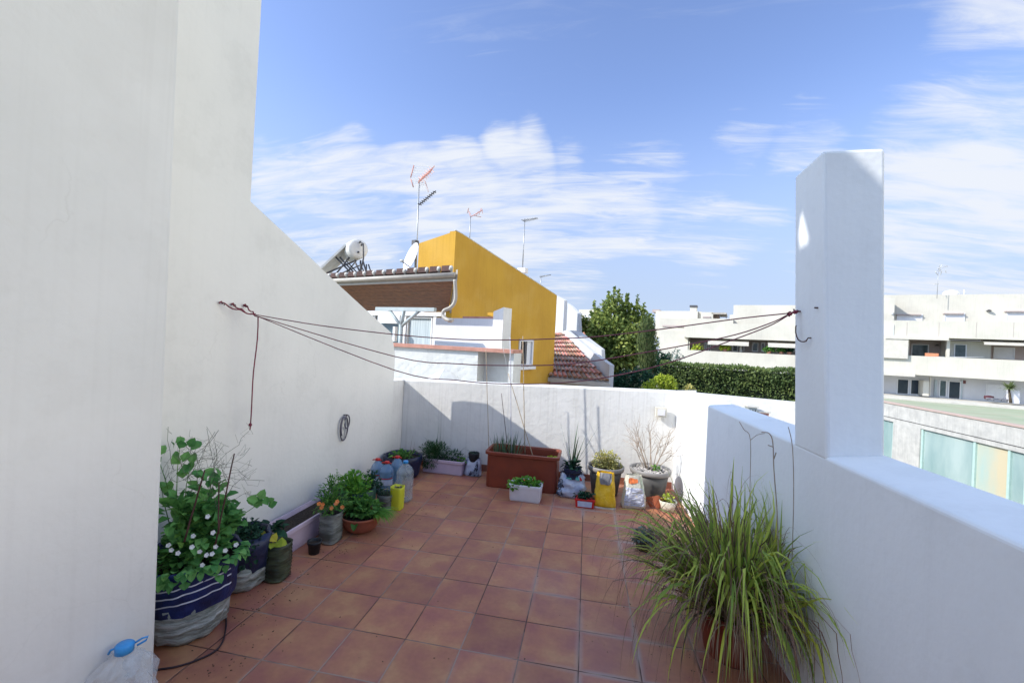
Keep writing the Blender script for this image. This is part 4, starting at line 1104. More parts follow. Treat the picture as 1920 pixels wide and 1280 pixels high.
# --- red planter
c = Vector((1.215, 2.19, 0))
t_ = thing('small_planter', 'small red rectangular planter with a white label, at the foot of the yellow sack', 'planter', c)
q = MB(); w, d, h = .095, .05, .085
q.hexa([c + Vector(v) for v in [(-w * .92, -d * .9, 0), (w * .92, -d * .9, 0), (w * .92, d * .9, 0), (-w * .92, d * .9, 0), (-w, -d, h), (w, -d, h), (w, d, h), (-w, d, h)]])
q.box(c.x - w - .005, c.x + w + .005, c.y - d - .005, c.y - d + .006, h - .014, h + .002); q.box(c.x - w - .005, c.x + w + .005, c.y + d - .006, c.y + d + .005, h - .014, h + .002)
po = q.build('pot', red_pl, t_, bevel=.003)
q = MB(); q.hexa([c + Vector(v) for v in [(-w * .72, -d * .94 - .003, .012), (w * .72, -d * .94 - .003, .012), (w * .72, -d * .94, .012), (-w * .72, -d * .94, .012), (-w * .74, -d - .003, .066), (w * .74, -d - .003, .066), (w * .74, -d, .066), (-w * .74, -d, .066)]]); q.build('label', paper, po)
q = MB(); bush(q, c + Vector((0, 0, .095)), .1, .055, .035, 110, .04, .028, .3, .4); bush(q, c + Vector((-.07, 0, .11)), .05, .02, .01, 10, .05, .012); q.build('foliage', g_dark, t_)

# --- grey round pots
def round_pot(c, r, h, label):
    c = Vector(c); t_ = thing('round_pot', label, 'pot', c, 'large grey pots by the far wall')
    q = MB(); q.lathe([(r * .3, 0), (r * .66, 0), (r * .7, .012), (r * .80, h * .5), (r * .885, h - .05)], 40, c); po = q.build('pot', grey_pot, t_)
    q = MB(); q.lathe([(r * .885, h - .055), (r * .97, h - .05), (r * 1.0, h - .03), (r * 1.0, h - .008), (r * .97, h), (r * .90, h - .004), (r * .87, h - .03), (r * .84, h - .08)], 44, c, close=False); q.build('rim', grey_rim, po)
    q = MB(); disc(q, c, r * .88, h - .035, 26); q.build('soil', soil, t_)
    return t_, c
t_, c = round_pot((1.425, 2.655, 0), .20, .31, 'grey round pot with a small yellow-green variegated shrub, behind the yellow sack')
q = MB(); bush(q, c + Vector((0, 0, .345)), .155, .13, .12, 1100, .023, .018, .35, .5); bush(q, c + Vector((.12, 0, .31)), .07, .07, .04, 100, .02, .014); q.build('foliage', g_var, t_)
q = MB(); tips = [c + Vector((.15 * math.cos(k * .7) * R.uniform(.6, 1.2), .1 * math.sin(k * .7), .34 + R.uniform(0, .12))) for k in range(22)]; stems(q, c + Vector((0, 0, .27)), tips, .003); q.build('branches', twig_mat, t_)
t_, c = round_pot((1.895, 2.655, 0), .215, .325, 'grey round pot of pebbles with a tall leafless shrub, behind the cream sack')
q = MB()
for _ in range(190):
    a = R.uniform(0, 6.28); rr = .175 * math.sqrt(R.random()); s = R.uniform(.009, .021)
    p = c + Vector((rr * math.cos(a), rr * math.sin(a), .297 + s * .4)); rt = Matrix.Rotation(R.uniform(0, 3), 3, rdir())
    q.lathe([(s * .2, -s * .6), (s * .85, -s * .3), (s, 0), (s * .8, s * .35), (s * .2, s * .55)], 7, p, ax=rt, sx=1.2)
pb = q.build('pebbles', pebble, t_); pb['kind'] = 'stuff'
q = MB(); bush(q, c + Vector((.05, -.04, .33)), .035, .03, .03, 40, .03, .022); q.build('green_shoot', g_bright, t_)
q = MB()
def branch(p, d, L_, r, dep):
    n = 4; pts = [p]; dd = d.copy()
    for k in range(n):
        dd = (dd + rdir() * .16 + Vector((0, 0, .04))).normalized(); pts.append(pts[-1] + dd * (L_ / n))
    q.tube(pts, [r * (1 - .45 * k / n) for k in range(n + 1)], 5 if dep < 2 else 4)
    if dep >= 3: return
    for k in range(2, n + 1):
        for _ in range(2 if dep < 2 else 1):
            s_ = (dd + rdir() * .75); s_.y *= .8
            branch(pts[k], s_.normalized(), L_ * R.uniform(.32, .5), r * .5, dep + 1)
for k in range(11):
    a = -1.0 + 2.0 * k / 10
    branch(c + Vector((a * .05, R.uniform(-.03, .03), .29)), Vector((a * .62, R.uniform(-.3, .3), 1)).normalized(), R.uniform(.36, .46) * (1 - .2 * abs(a)), .0052, 1)
q.build('bare_branches', twig_mat, t_)

# --- sacks leaning in front of the pots
t_, q, sf = sack((1.41, 2.26, 0), .225, .15, .335, yellow_bag, 'bright yellow plastic sack with a dark round top print, standing before the left grey pot', top_w=.70, seed=14, lean=.08, name='yellow_sack', amp=.014); bgo = q.build('sack_body', yellow_bag, t_)
patch(sf, -.42, .4, .66, 1.0, lambda u, t: (u - .5) ** 2 * 3.6 + (1 - t) ** 2 < .95, 20).build('round_print', M('grey_print', (.17, .17, .18), (.22, .22, .23), rough=.4), bgo)
patch(sf, -1.1, 1.1, .0, .05).build('pale_hem', cream_bag, bgo)
t_, q, sf = sack((1.70, 2.335, 0), .25, .13, .315, cream_bag, 'cream plastic sack with an orange spot, standing before the right grey pot', top_w=.62, seed=24, lean=.1, rot=.18, name='cream_sack', amp=.014); bgo = q.build('sack_body', cream_bag, t_)
patch(sf, -.75, .5, .1, .64, lambda u, t: mnoise.noise(Vector((u * 2, t * 16, 3))) > -.32, 26).build('lettering', print_blue, bgo)
patch(sf, -.45, .1, .74, .94, lambda u, t: (u - .5) ** 2 + (t - .5) ** 2 < .22, 16).build('orange_spot', print_orange, bgo)
patch(sf, .3, .95, .5, .95).build('green_print', print_green, bgo)

# --- small seedling pot by the corner
c = Vector((2.03, 2.33, 0))
t_ = thing('seedling_pot', 'small whitish pot of lime green seedlings by the foot of the sunlit parapet', 'pot', c)
q = MB(); q.lathe([(.03, 0), (.062, 0), (.07, .05), (.085, .1), (.08, .105), (.07, .07)], 22, c, amp=.008, seed=3, close=False); q.build('pot', cream_bag, t_)
q = MB(); disc(q, c, .07, .085); q.build('soil', soil, t_)
q = MB(); bush(q, c + Vector((0, 0, .12)), .055, .05, .045, 60, .03, .024); q.build('foliage', g_lime, t_)
sh = MB(); cc = Vector((1.93, 2.42, 0))
vs = []; fs = []
for i in range(5):
    for j in range(9):
        a = -1.0 + 2.0 * j / 8; z = .14 * i / 4 * (1 - .35 * abs(a)); rr = .07 + .015 * i
        for off in (0, .006): vs.append(cc + Vector(((rr + off) * math.sin(a), -(rr + off) * math.cos(a) + .05 * i / 4, z)))
for i in range(4):
    for j in range(8):
        b0 = (i * 9 + j) * 2; b1 = (i * 9 + j + 1) * 2; b2 = ((i + 1) * 9 + j + 1) * 2; b3 = ((i + 1) * 9 + j) * 2
        fs.append((b0, b1, b2, b3)); fs.append((b3 + 1, b2 + 1, b1 + 1, b0 + 1))
sh.add(vs, fs, True); o = sh.build('pot_shard', terracotta_pot); tag(o, 'broken clay pot shard propped beside the lime green seedlings', 'shard')

# --- pot of blue-green succulents beyond the lemongrass
c = Vector((1.70, 1.42, 0))
t_ = thing('succulent_pot', 'low pot of blue-green succulents half hidden behind the lemongrass', 'pot', c)
q = MB(); q.lathe([(.03, 0), (.07, 0), (.085, .07), (.09, .075), (.08, .08)], 22, c, close=False); q.build('pot', black_pl, t_)
q = MB(); disc(q, c, .08, .06); q.build('soil', soil, t_)
q = MB(); bush(q, c + Vector((0, 0, .1)), .12, .1, .055, 170, .035, .026, .3, .3); q.build('foliage', g_blue, t_)

# --- lemongrass
c = Vector((1.99, .33, 0))
t_ = thing('lemongrass_pot', 'terracotta pot with a huge arching clump of lemongrass beside the right parapet', 'potted plant', c)
q = MB(); q.lathe([(.06, 0), (.125, 0), (.13, .01), (.152, .14), (.163, .20), (.175, .202), (.178, .235), (.168, .238), (.158, .21), (.15, .16)], 36, c, close=False); q.build('pot', terracotta_dk, t_)
q = MB(); disc(q, c, .155, .19); q.build('soil', soil, t_)
def clump(mb, n, L_, W_, sp, dr, rr=.13, z=.2, a0=0, a1=6.283, lv=.3, seg=9, late=True, jit=.22):
    for _ in range(n):
        a = R.uniform(a0, a1); k = math.sqrt(R.random())
        p = c + Vector((math.cos(a) * rr * k, math.sin(a) * rr * k, z))
        d = Vector((math.cos(a) * sp * (.25 + k), math.sin(a) * sp * (.25 + k), 1)) + rdir() * jit
        L2_ = L_ * R.uniform(1 - lv, 1 + lv * .5)
        # leaves cannot grow through the parapet: those that head for it stay upright and short
        if math.cos(a) > .3: d.x *= .45; L2_ *= (.92 if W_ > .007 else .72)
        mb.blade(p, d, L2_, W_ * R.uniform(.6, 1.3), dr * R.uniform(.4, 1.5), seg, R.uniform(-.9, .9), late, 2.195, R.choice([None, None, None, seg // 2, seg * 2 // 3]))
q = MB(); clump(q, 140, .77, .022, .75, 1.6, jit=.36); clump(q, 130, .76, .017, .65, 1.35, jit=.36); clump(q, 80, .70, .015, .35, .8, jit=.28); q.build('leaf_blades', g_lem, t_)
q = MB(); clump(q, 55, .62, .021, 1.0, 1.9, jit=.3); q.build('yellowing_blades', g_lemy, t_)
q = MB(); clump(q, 75, .62, .013, .85, 2.0, jit=.4); clump(q, 300, .86, .006, .75, 2.8, lv=.4, seg=14, jit=.42); clump(q, 200, 1.0, .0052, .45, 3.2, lv=.25, seg=16, jit=.38); q.build('thin_dry_blades', g_dry, t_)
q = MB(); clump(q, 190, .34, .0065, 1.1, 2.2, rr=.15, late=False, jit=.5); clump(q, 60, .55, .005, .9, 3.0, rr=.14, jit=.4); q.build('straw', g_straw, t_)
q = MB()
def stalk(px_list, zc, r):
    q.tube(smooth([PZC(x, y, zc) for x, y in px_list], 4), r, 5)
stalk([(1460, 1060), (1457, 960), (1451, 880), (1449, 830), (1442, 812), (1428, 810)], 2.03, .0026)
stalk([(1451, 860), (1455, 848)], 2.03, .0028); stalk([(1450, 838), (1440, 834)], 2.03, .0023)
stalk([(1485, 1050), (1488, 930), (1486, 840), (1478, 800)], 2.0, .002)
stalk([(1407, 1040), (1406, 930), (1407, 825), (1395, 805), (1386, 790)], 2.06, .0016)
stalk([(1407, 825), (1420, 815), (1434, 812)], 2.06, .0014)
q.build('flower_stalks', twig_mat, t_)

# spilt soil and dry bits on the tiles
q = MB()
for (x, y, sx_, sy_, n) in [(-.62, .2, .14, .5, 120), (-.55, 1.0, .12, .4, 110), (-.35, 1.7, .25, .4, 60), (1.3, 2.2, .6, .25, 120), (1.75, .35, .3, .45, 120), (.5, .6, 1.2, 1.4, 60), (-.45, -.3, .1, .3, 40)]:
    for _ in range(n):
        px0 = x + R.gauss(0, sx_ * .6); py0 = y + R.gauss(0, sy_ * .6)
        if px0 > 2.19 or px0 < -.6 and py0 < -.5: continue
        s_ = R.uniform(.0015, .0045); p = Vector((px0, py0, .0012)); a = R.uniform(0, 3.1)
        e1 = Vector((math.cos(a), math.sin(a), 0)) * s_ * R.uniform(.8, 2.2); e2 = Vector((-math.sin(a), math.cos(a), 0)) * s_
        q.add([p - e1, p + e2, p + e1, p - e2, p + Vector((0, 0, s_ * .7))], [(0, 1, 4), (1, 2, 4), (2, 3, 4), (3, 0, 4)])
o = q.build('soil_crumbs', M('crumbs', (.05, .03, .02), (.16, .11, .06), rough=.95, island=.4))
tag(o, 'scattered soil crumbs and dry bits on the floor tiles near the pots', 'crumbs', kind='stuff')
# ------------------------------------------------------------------ neighbouring house (its walls stand turned 20 degrees from ours)
E1 = Vector((.935, -.355, 0)).normalized(); E2 = Vector((.355, .935, 0)).normalized()
Cn = PZC(848, 560, 9.0)
# the terrace wall with a tiled coping, just beyond our own parapet
nt_ = thing('neighbour_parapet', 'rough white terrace wall with a red tile coping just beyond our far parapet', 'wall', (-.6, 4.6, -4))
plT = VPl(PZC(960, 690, 6.9), Vector((-1, 0.12, 0)))
def U(pl, x, y, r_=0): return pl.uz(x, y, r_)[0]
def Zt(pl, x, y, r_=0): return pl.uz(x, y, r_)[1]
def VB(mb, pl, x0, x1, yt, yb, d0, d1, ym=None, rec=None, zb=None):
    """box on the upright plane pl from photo columns x0..x1 and rows yt..yb (read at the middle), d0..d1 deep"""
    rec = d0 if rec is None else rec
    ym = (yt + (yb if yb is not None else yt)) / 2 if ym is None else ym
    u0, u1 = U(pl, x0, ym, rec), U(pl, x1, ym, rec)
    if u0 > u1: u0, u1 = u1, u0
    xm = (x0 + x1) / 2
    z1 = Zt(pl, xm, yt, rec); z0 = Zt(pl, xm, yb, rec) if zb is None else zb
    return mb.vbox(pl, u0, u1, z0, z1, d0, d1)
ua, ub, uc, ud = [U(plT, x, 690) for x in (640, 895, 952, 961)]
zc_ = Zt(plT, 850, 656)
q = MB(); a0_, a1_ = sorted((ua, ub)); q.vbox(plT, a0_, a1_, -4.4, zc_, 0, .5)
b0_, b1_ = sorted((ub, uc)); q.vbox(plT, b0_, b1_, -4.4, zc_ - .002, .32, .5)
d0_, d1_ = sorted((uc, ud)); q.vbox(plT, d0_, d1_, -4.4, zc_, 0.04, .5)
q.build('wall', plaster_rough, nt_)
q = MB(); a0_, a1_ = sorted((ua, ud)); q.vbox(plT, a0_, a1_, zc_ + .002, zc_ + .06, -.05, .56); q.build('coping', cap_tile, nt_)
bmp = MB(); pA = plT.pt(U(plT, 834, 695), Zt(plT, 834, 688), -.004)
u_ = U(plT, 834, 700)
bmp.add([plT.pt(u_, Zt(plT, 834, 700), -.05), plT.pt(u_, Zt(plT, 834, 690), -.02), plT.pt(u_ + .35, Zt(plT, 834, 712), 0), plT.pt(u_ - .35, Zt(plT, 834, 712), 0), plT.pt(u_, Zt(plT, 834, 712), -.28)], [(1, 4, 3), (1, 2, 4), (3, 4, 2), (1, 3, 2)])
o = bmp.build('wall_buttress', plaster_rough, nt_)

# white end wall and blank wall in front of the yellow gable
plF = VPl(Cn + E2 * 1.0 - E1 * .0, E1)          # facade plane
plW = VPl(PZC(948, 640, 8.0), E1)
ew = thing('white_end_wall', 'blank white wall with a taller sloping end, standing before the foot of the yellow gable', 'wall', plW.pt(0, -4.4))
q = MB()
z_b = -4.4
q.vbox(plW, U(plW, 816, 620), U(plW, 931, 620), z_b, Zt(plW, 890, 597), 0, .2)
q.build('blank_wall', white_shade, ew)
q = MB(); u0, u1 = U(plW, 930, 620), U(plW, 948.5, 620)
q.prism([plW.pt(u0, z_b, -.12), plW.pt(u1, z_b, -.12), plW.pt(u1, Zt(plW, 948, 577), -.12), plW.pt(u0, Zt(plW, 929, 585), -.12)], plW.w * .3)
q.build('end_wall', plaster_b, ew)
q = MB(); q.vbox(plW, U(plW, 866, 590), U(plW, 926, 590), Zt(plW, 890, 597) + .002, Zt(plW, 890, 593), 0.03, .22); q.build('coping', cap_tile, ew)
q = MB(); q.vbox(plW, U(plW, 902, 590), U(plW, 929, 590), Zt(plW, 915, 596), Zt(plW, 915, 584), 0.22, .75); q.build('yellow_ledge', yellow, ew)

# yellow gable house
yh = thing('yellow_house', 'ochre yellow house with a sharp sloping gable and one small white window', 'house', Vector((Cn.x, Cn.y, -4.4)))
plG = VPl(Cn, E2); plL = VPl(Cn, E1)
uG0, uG1 = 0.0, U(plG, 1040, 640)
zpk = Zt(plG, 848, 430); zend = Zt(plG, 1040, 553)
# VPl.w for the gable must point into the house (to the left)
wG = plG.w if plG.w.dot(E1) < 0 else -plG.w
uLl = U(plL, 785, 470); zL = Zt(plL, 787, 456)
Tk = .16
base = Vector((Cn.x, Cn.y, 0))
def gp(u, z): return base + E2 * (u * (1 if plG.e.dot(E2) > 0 else -1)) + Vector((0, 0, z))
win_x = (972, 998); win_y = (635, 688)
wu0, wz1 = plG.uz(973, 637); wu1, wz0 = plG.uz(997, 687)
wz1 = Zt(plG, 985, 636); wz0 = Zt(plG, 985, 686)
# gable wall pieces round the window opening
def zt(u): return zpk + (zend - zpk) * (u / uG1) ** 1.0
q = MB()
def gpiece(u0, u1, z0, z1a, z1b):
    q.prism([gp(u0, z0), gp(u1, z0), gp(u1, z1b), gp(u0, z1a)], wG * Tk)
zsh = zpk - .06
gpiece(0, .25, z_b, zpk, zt(.25) + .02)
gpiece(.25, wu0, z_b, zt(.25) + .02, zt(wu0))
gpiece(wu0, wu1, z_b, wz0, wz0); gpiece(wu0, wu1, wz1, zt(wu0), zt(wu1))
gpiece(wu1, uG1, z_b, zt(wu1), zt(uG1))
q.build('gable_wall', yellow, yh)
q = MB()
pk = base
L_end = base + E1 * uLl * (1 if plL.e.dot(E1) > 0 else -1)
fr = [pk + wG * .0, L_end]
zfb = Zt(plL, 848, 583)
q.prism([L_end + Vector((0, 0, zfb)), base + wG * Tk + Vector((0, 0, zfb)), base + wG * Tk + Vector((0, 0, zpk - .03)), L_end + Vector((0, 0, zL))], E2 * .34 )
fw = q.build('front_wall', yellow, yh)
q = MB(); q.tube([gp(0, zpk + .012) + wG * .02, gp(.25, zt(.25) + .03) + wG * .02, gp(uG1, zend + .012) + wG * .02], .018, 6); q.build('gable_edging', mortar, yh)
wf = MB()
for (a_, b__, c__, d_) in [(wu0, wu0 + .07, wz0, wz1), (wu1 - .07, wu1, wz0, wz1), (wu0, wu1, wz1 - .06, wz1), (wu0, wu1, wz0, wz0 + .05)]:
    wf.prism([gp(a_, c__) - wG * .03, gp(b__, c__) - wG * .03, gp(b__, d_) - wG * .03, gp(a_, d_) - wG * .03], wG * .1)
wfo = wf.build('window', frame_w, yh)
q = MB(); q.prism([gp(wu0 - .1, wz0 - .09) - wG * .1, gp(wu1 + .06, wz0 - .09) - wG * .1, gp(wu1 + .06, wz0 - .01) - wG * .1, gp(wu0 - .1, wz0 - .01) - wG * .1], wG * .2); q.build('sill', frame_w, wfo)
q = MB(); um = wu0 + (wu1 - wu0) * .46
q.prism([gp(wu0, wz0), gp(um, wz0), gp(um, wz1), gp(wu0, wz1)], wG * .001 ); q2 = MB()
q.v = [tuple(Vector(v) + wG * .12) for v in q.v]; q.build('pane', glass_d, wfo)
q2.prism([gp(um + .12, wz0) + wG * .02, gp(wu1 - .05, wz0) + wG * .02, gp(wu1 - .05, wz1) + wG * .02, gp(um + .12, wz1) + wG * .02], wG * .04); q2.build('shutter', shutter, wfo)
q2 = MB(); q2.prism([gp(um, wz0) + wG * .01, gp(um + .12, wz0) + wG * .01, gp(um + .12, wz1) + wG * .01, gp(um, wz1) + wG * .01], wG * .04); q2.build('dark_jamb', metal_d, wfo)
# back of the house so that it is closed from the side
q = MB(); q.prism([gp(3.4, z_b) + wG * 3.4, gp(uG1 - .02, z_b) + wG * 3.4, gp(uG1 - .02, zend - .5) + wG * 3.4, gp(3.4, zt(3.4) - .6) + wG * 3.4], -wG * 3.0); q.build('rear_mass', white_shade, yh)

# neighbour house front: windows, doors under a tiled canopy
nh = thing('neighbour_house', 'white house front with a curtained glass door under the brown wooden canopy', 'house', plF.pt(-2, -4.4))
plH = VPl(PZC(800, 620, 11.4), E1)
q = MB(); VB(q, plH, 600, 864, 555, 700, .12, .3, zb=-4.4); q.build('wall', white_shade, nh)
def framed(x0, x1, y0, y1, pane_mat, par, fw_=2.2, nm='window', rec=0.06, d=.08):
    m_ = MB()
    u0, u1 = sorted((U(plH, x0, (y0 + y1) / 2), U(plH, x1, (y0 + y1) / 2))); xm = (x0 + x1) / 2
    z1 = Zt(plH, xm, y0); z0 = Zt(plH, xm, y1); t = fw_ / FPX * 11.4
    for a_, b__, c__, e__ in [(u0, u0 + t, z0, z1), (u1 - t, u1, z0, z1), (u0 + t, u1 - t, z1 - t, z1), (u0 + t, u1 - t, z0, z0 + t)]: m_.vbox(plH, a_, b__, c__, e__, 0, d)
    w = m_.build(nm, frame_w, par); m_ = MB(); m_.vbox(plH, u0 + t, u1 - t, z0 + t, z1 - t, rec, rec + .01); m_.build('pane', pane_mat, w)
    return w
framed(762, 809, 594, 655, curtain, nh, 2.4, 'glass_door')
framed(700, 751, 588, 655, glass_g, nh, 2.4, 'window')
q = MB(); VB(q, plH, 708, 749, 590, 606, -.12, .02); q.build('blind_box', frame_w, nh)
q = MB(); VB(q, plH, 690, 862, 586, 592, -.05, .11); q.build('lintel', frame_w, nh)
q = MB(); VB(q, plH, 753, 760, 592, 655, -.03, .11); q.build('jamb', frame_w, nh)
q = MB(); VB(q, plH, 811, 817, 594, 655, -.03, .11); q.build('jamb', frame_w, nh)
q = MB(); VB(q, plH, 736, 740, 612, 640, -.3, -.2); q.build('post', frame_w, nh)

# canopy
gr0 = PZC(853, 516, 7.7)                                 # right end of the gutter
def cdir(px, py, o0, z):                                   # along -E1 from o0 till it reaches column px
    for s in range(1200):
        p = o0 - E1 * (s * .005); v = p - CP; x = 960 + FPX * v.dot(CR) / v.dot(CF)
        if x <= px: return s * .005
    return 4
Lc = cdir(560, 520, gr0, 0)
can = thing('tiled_canopy', 'brown boarded canopy with a beige gutter and dark tile ends, left of the yellow house', 'canopy', Vector((gr0.x, gr0.y, gr0.z - .2)))
backR = PZC(842, 578, 8.9)
dz_ = backR.z - gr0.z; dep = (backR - gr0).dot(E2)
side = (backR - gr0).dot(E1)
def cpt(u, t, dz=0): return gr0 + E1 * (u + side * t) + E2 * (dep * t) + Vector((0, 0, dz_ * t + dz))
q = MB(); q.hexa([cpt(-Lc, .02, -.06), cpt(-.02, .02, -.06), cpt(-.02, 1, -.06), cpt(-Lc, 1, -.06), cpt(-Lc, .02, .0), cpt(-.02, .02, 0), cpt(-.02, 1, 0), cpt(-Lc, 1, 0)])
q.build('boarded_soffit', wood, can)
q = MB()
nb = 9
for k in range(1, nb):
    t = k / nb
    q.hexa([cpt(-Lc, t, -.066), cpt(-.03, t, -.066), cpt(-.03, t + .012, -.066), cpt(-Lc, t + .012, -.066), cpt(-Lc, t, -.058), cpt(-.03, t, -.058), cpt(-.03, t + .012, -.058), cpt(-Lc, t + .012, -.058)])
q.build('board_battens', wood, can)
q = MB(); q.tube([gr0 - E1 * Lc - E2 * .05, gr0 - E2 * .05 + E1 * .03], .048, 10); q.hexa([gr0 - E1 * Lc + Vector((0, 0, -.10)), gr0 + Vector((0, 0, -.10)), gr0 + E2 * .04 + Vector((0, 0, -.10)), gr0 - E1 * Lc + E2 * .04 + Vector((0, 0, -.10)), gr0 - E1 * Lc, gr0 + Vector((0, 0, 0)), gr0 + E2 * .04, gr0 - E1 * Lc + E2 * .04])
gu = q.build('gutter', gutter_m, can)
q = MB(); mo = MB()
s = .12; tw = .255
while s < Lc - .1:
    c0 = gr0 - E1 * s
    for t in range(3):
        b0 = t * .32
        q.hexa([cpt(-s - tw + .04, b0 - .04, .06), cpt(-s, b0 - .04, .06), cpt(-s, b0 + .3, .06), cpt(-s - tw + .04, b0 + .3, .06), cpt(-s - tw + .05, b0 - .04, .16), cpt(-s - .01, b0 - .04, .16), cpt(-s - .02, b0 + .3, .13), cpt(-s - tw + .05, b0 + .3, .13)])
    mo.tube([cpt(-s + .02, -.05, .115), cpt(-s + .02, .95, .1)], .04, 7)
    s += tw + .035
q.build('tiles', tile_d, can); mo.build('ridge_mortar', mortar, can)
q = MB(); q.hexa([cpt(.02, .0, -.1), cpt(.06, 0, -.1), cpt(.06, 1, -.1), cpt(.02, 1, -.1), cpt(.02, 0, .1), cpt(.06, 0, .1), cpt(.06, 1, .08), cpt(.02, 1, .08)]); q.build('side_board', gutter_m, can)
dp = [PZC(x, y, z - .85) for x, y, z in [(853, 524, 8.5), (854, 545, 8.5), (854, 560, 8.5), (850, 571, 8.5), (842, 578, 8.5), (833, 582, 8.5), (830, 590, 8.5), (835, 597, 8.45), (844, 601, 8.4), (848, 600, 8.5)]]
q = MB(); q.tube(smooth(dp, 4), .035, 8); q.build('downpipe', gutter_m, can)

# steel support like a Y
bz = PZC(746, 579, 9.6)
yp = thing('branching_post', 'pale grey steel post with forked arms holding a beam under the wooden canopy', 'post', PZC(750, 650, 9.4))
plY = VPl(PZC(750, 600, 8.5), E1)
def yq(x, y): return plY.at(x, y)
q = MB(); q.tube([yq(706, 579), yq(816, 580.5)], .05, 4); q.build('beam', grey_frame, yp)
q = MB(); q.tube([yq(752, 608), yq(750, 660), yq(750, 700)], .045, 6); q.tube([yq(752, 612), yq(757.5, 581)], .04, 6); q.build('post', grey_frame, yp)
q = MB(); q.tube([yq(753, 613), yq(731, 582)], .032, 6); q.build('arm', grey_frame, yp)
q = MB(); q.tube([yq(753, 611), yq(787, 582)], .032, 6); q.build('arm', grey_frame, yp)

# solar water heater on the roof behind
zc = 12.5
wh_ = thing('solar_water_heater', 'white solar water heater with a round tank and a tilted panel above the tiled canopy', 'water heater', PZC(665, 520, zc))
tc0 = PZC(672, 466, zc); tdir = (PZC(640, 484, zc + 1.2) - tc0); 
ax = tdir.normalized(); rt = ax.to_track_quat('Z', 'Y').to_matrix()
q = MB(); q.lathe([(.05, -.03), (.19, -.02), (.28, .0), (.29, .04), (.29, .65), (.26, .69), (.05, .71)], 32, tc0, ax=rt); tk = q.build('tank', M('white_enamel', (.72, .71, .69), (.66, .65, .62), rough=.45), wh_)
q = MB()
for dx, dy in ((.02, .18), (-.02, -.12), (.08, .1)):
    p = tc0 - ax * .04 + Vector((dx, 0, dy)); q.lathe([(.03, -.05), (.03, .02)], 8, p, ax=rt)
q.tube([tc0 - ax * .06 + Vector((.02, 0, .18)), tc0 - ax * .12 + Vector((.1, 0, .12)), tc0 - ax * .1 + Vector((.14, 0, -.3)), tc0 + Vector((.1, 0, -.75))], .022, 6)
q.build('pipe_fitting', metal_d, tk)
A_ = PZC(601, 497, zc); B_ = PZC(647, 457, zc); nrm = (B_ - A_).cross(Vector((0.2, 1, 0))).normalized()
dd = Vector((-.25, 1, 0)).normalized() * .8; tk_ = Vector((.03, 0, -.06))
A2 = PZC(596, 505, zc)
q = MB(); q.hexa([A2 + tk_, B_ + tk_, B_ + tk_ + dd, A2 + tk_ + dd, A2, B_, B_ + dd, A2 + dd]); q.build('collector_panel', M('panel_frame', (.5, .5, .48), rough=.4), wh_)
q = MB()
for a_, b__ in [((623, 522), (660, 476)), ((626, 478), (668, 522)), ((613, 512), (668, 488)), ((637, 482), (672, 520)), ((664, 488), (680, 520)), ((680, 488), (690, 520)), ((676, 488), (676, 520))]:
    q.tube([PZC(*a_, zc + .1), PZC(*b__, zc + .1)], .026, 5)
    q.tube([PZC(*a_, zc + .1) + dd * .8, PZC(*b__, zc + .1) + dd * .8], .02, 5)
q.build('frame', metal_d, wh_)

# satellite dish
zc = 8.75
sdh = thing('satellite_dish', 'white satellite dish on a pole at the left corner of the yellow house', 'satellite dish', PZC(779, 505, zc))
dc = PZC(774, 484, zc); dn = (Vector((-.62, -.72, .3))).normalized(); rt = dn.to_track_quat('Z', 'Y').to_matrix()
q = MB(); q.lathe([(.005, .0), (.08, .006), (.16, .026), (.245, .052), (.252, .056), (.248, .046), (.16, .016), (.005, -.012)], 32, dc, ax=rt, close=False, sy=1.3); q.build('dish', white_plastic, sdh)
q = MB(); arm0 = dc + rt @ Vector((0, -.2, .03)); lnb = PZC(752, 489, zc - .25); arm0 = PZC(769, 501, zc - .05); q.tube([arm0, lnb], .011, 6); q.build('arm', metal_d, sdh)
q = MB(); q.tube([lnb + Vector((-.02, 0, 0)), lnb + Vector((.05, .02, .01))], .026, 8); q.build('receiver', metal_l, sdh)
q = MB(); q.tube([dc + Vector((.03, .04, -.0)), PZC(779, 486, zc + .1), PZC(779, 515, zc + .1)], .02, 6); q.build('bracket', metal, sdh)

# antennas
def yagi(mb, a, b_, n, l0, l1, r=.006, updir=None, br=.012):
    a = Vector(a); b_ = Vector(b_); mb.tube([a, b_], br, 5)
    d = (b_ - a).normalized(); s_ = (updir or Vector((0, 0, 1))).cross(d).normalized()
    for k in range(n):
        t = (k + .3) / n; p = a.lerp(b_, t); L_ = l0 + (l1 - l0) * t
        mb.tube([p - s_ * L_ / 2, p + s_ * L_ / 2], r, 4)
def antenna(zc, basepx, toppx, label, big=0, group='television antennas on the rooftops'):
    t_ = thing('television_antenna', label, 'antenna', PZC(basepx[0], basepx[1], zc), group)
    b_ = PZC(basepx[0], basepx[1], zc); tp = PZC(toppx[0], toppx[1], zc)
    q = MB(); q.tube([b_ - Vector((0, 0, .3)), tp], [.02, .014], 6); q.build('mast', metal, t_)
    return t_, b_, tp
zc = 9.6
t_, b_, tp = antenna(zc, (780, 515), (786, 335), 'tallest television antenna, with a red-edged reflector cage, left of the yellow gable')
s1 = zc / FPX
def PP(x, y, dz=0): return PZC(x, y, zc + dz)
q = MB()
yb0, yb1 = PP(785, 340), PP(810, 318, -.35)
q.tube([yb0, yb1], .016, 6)
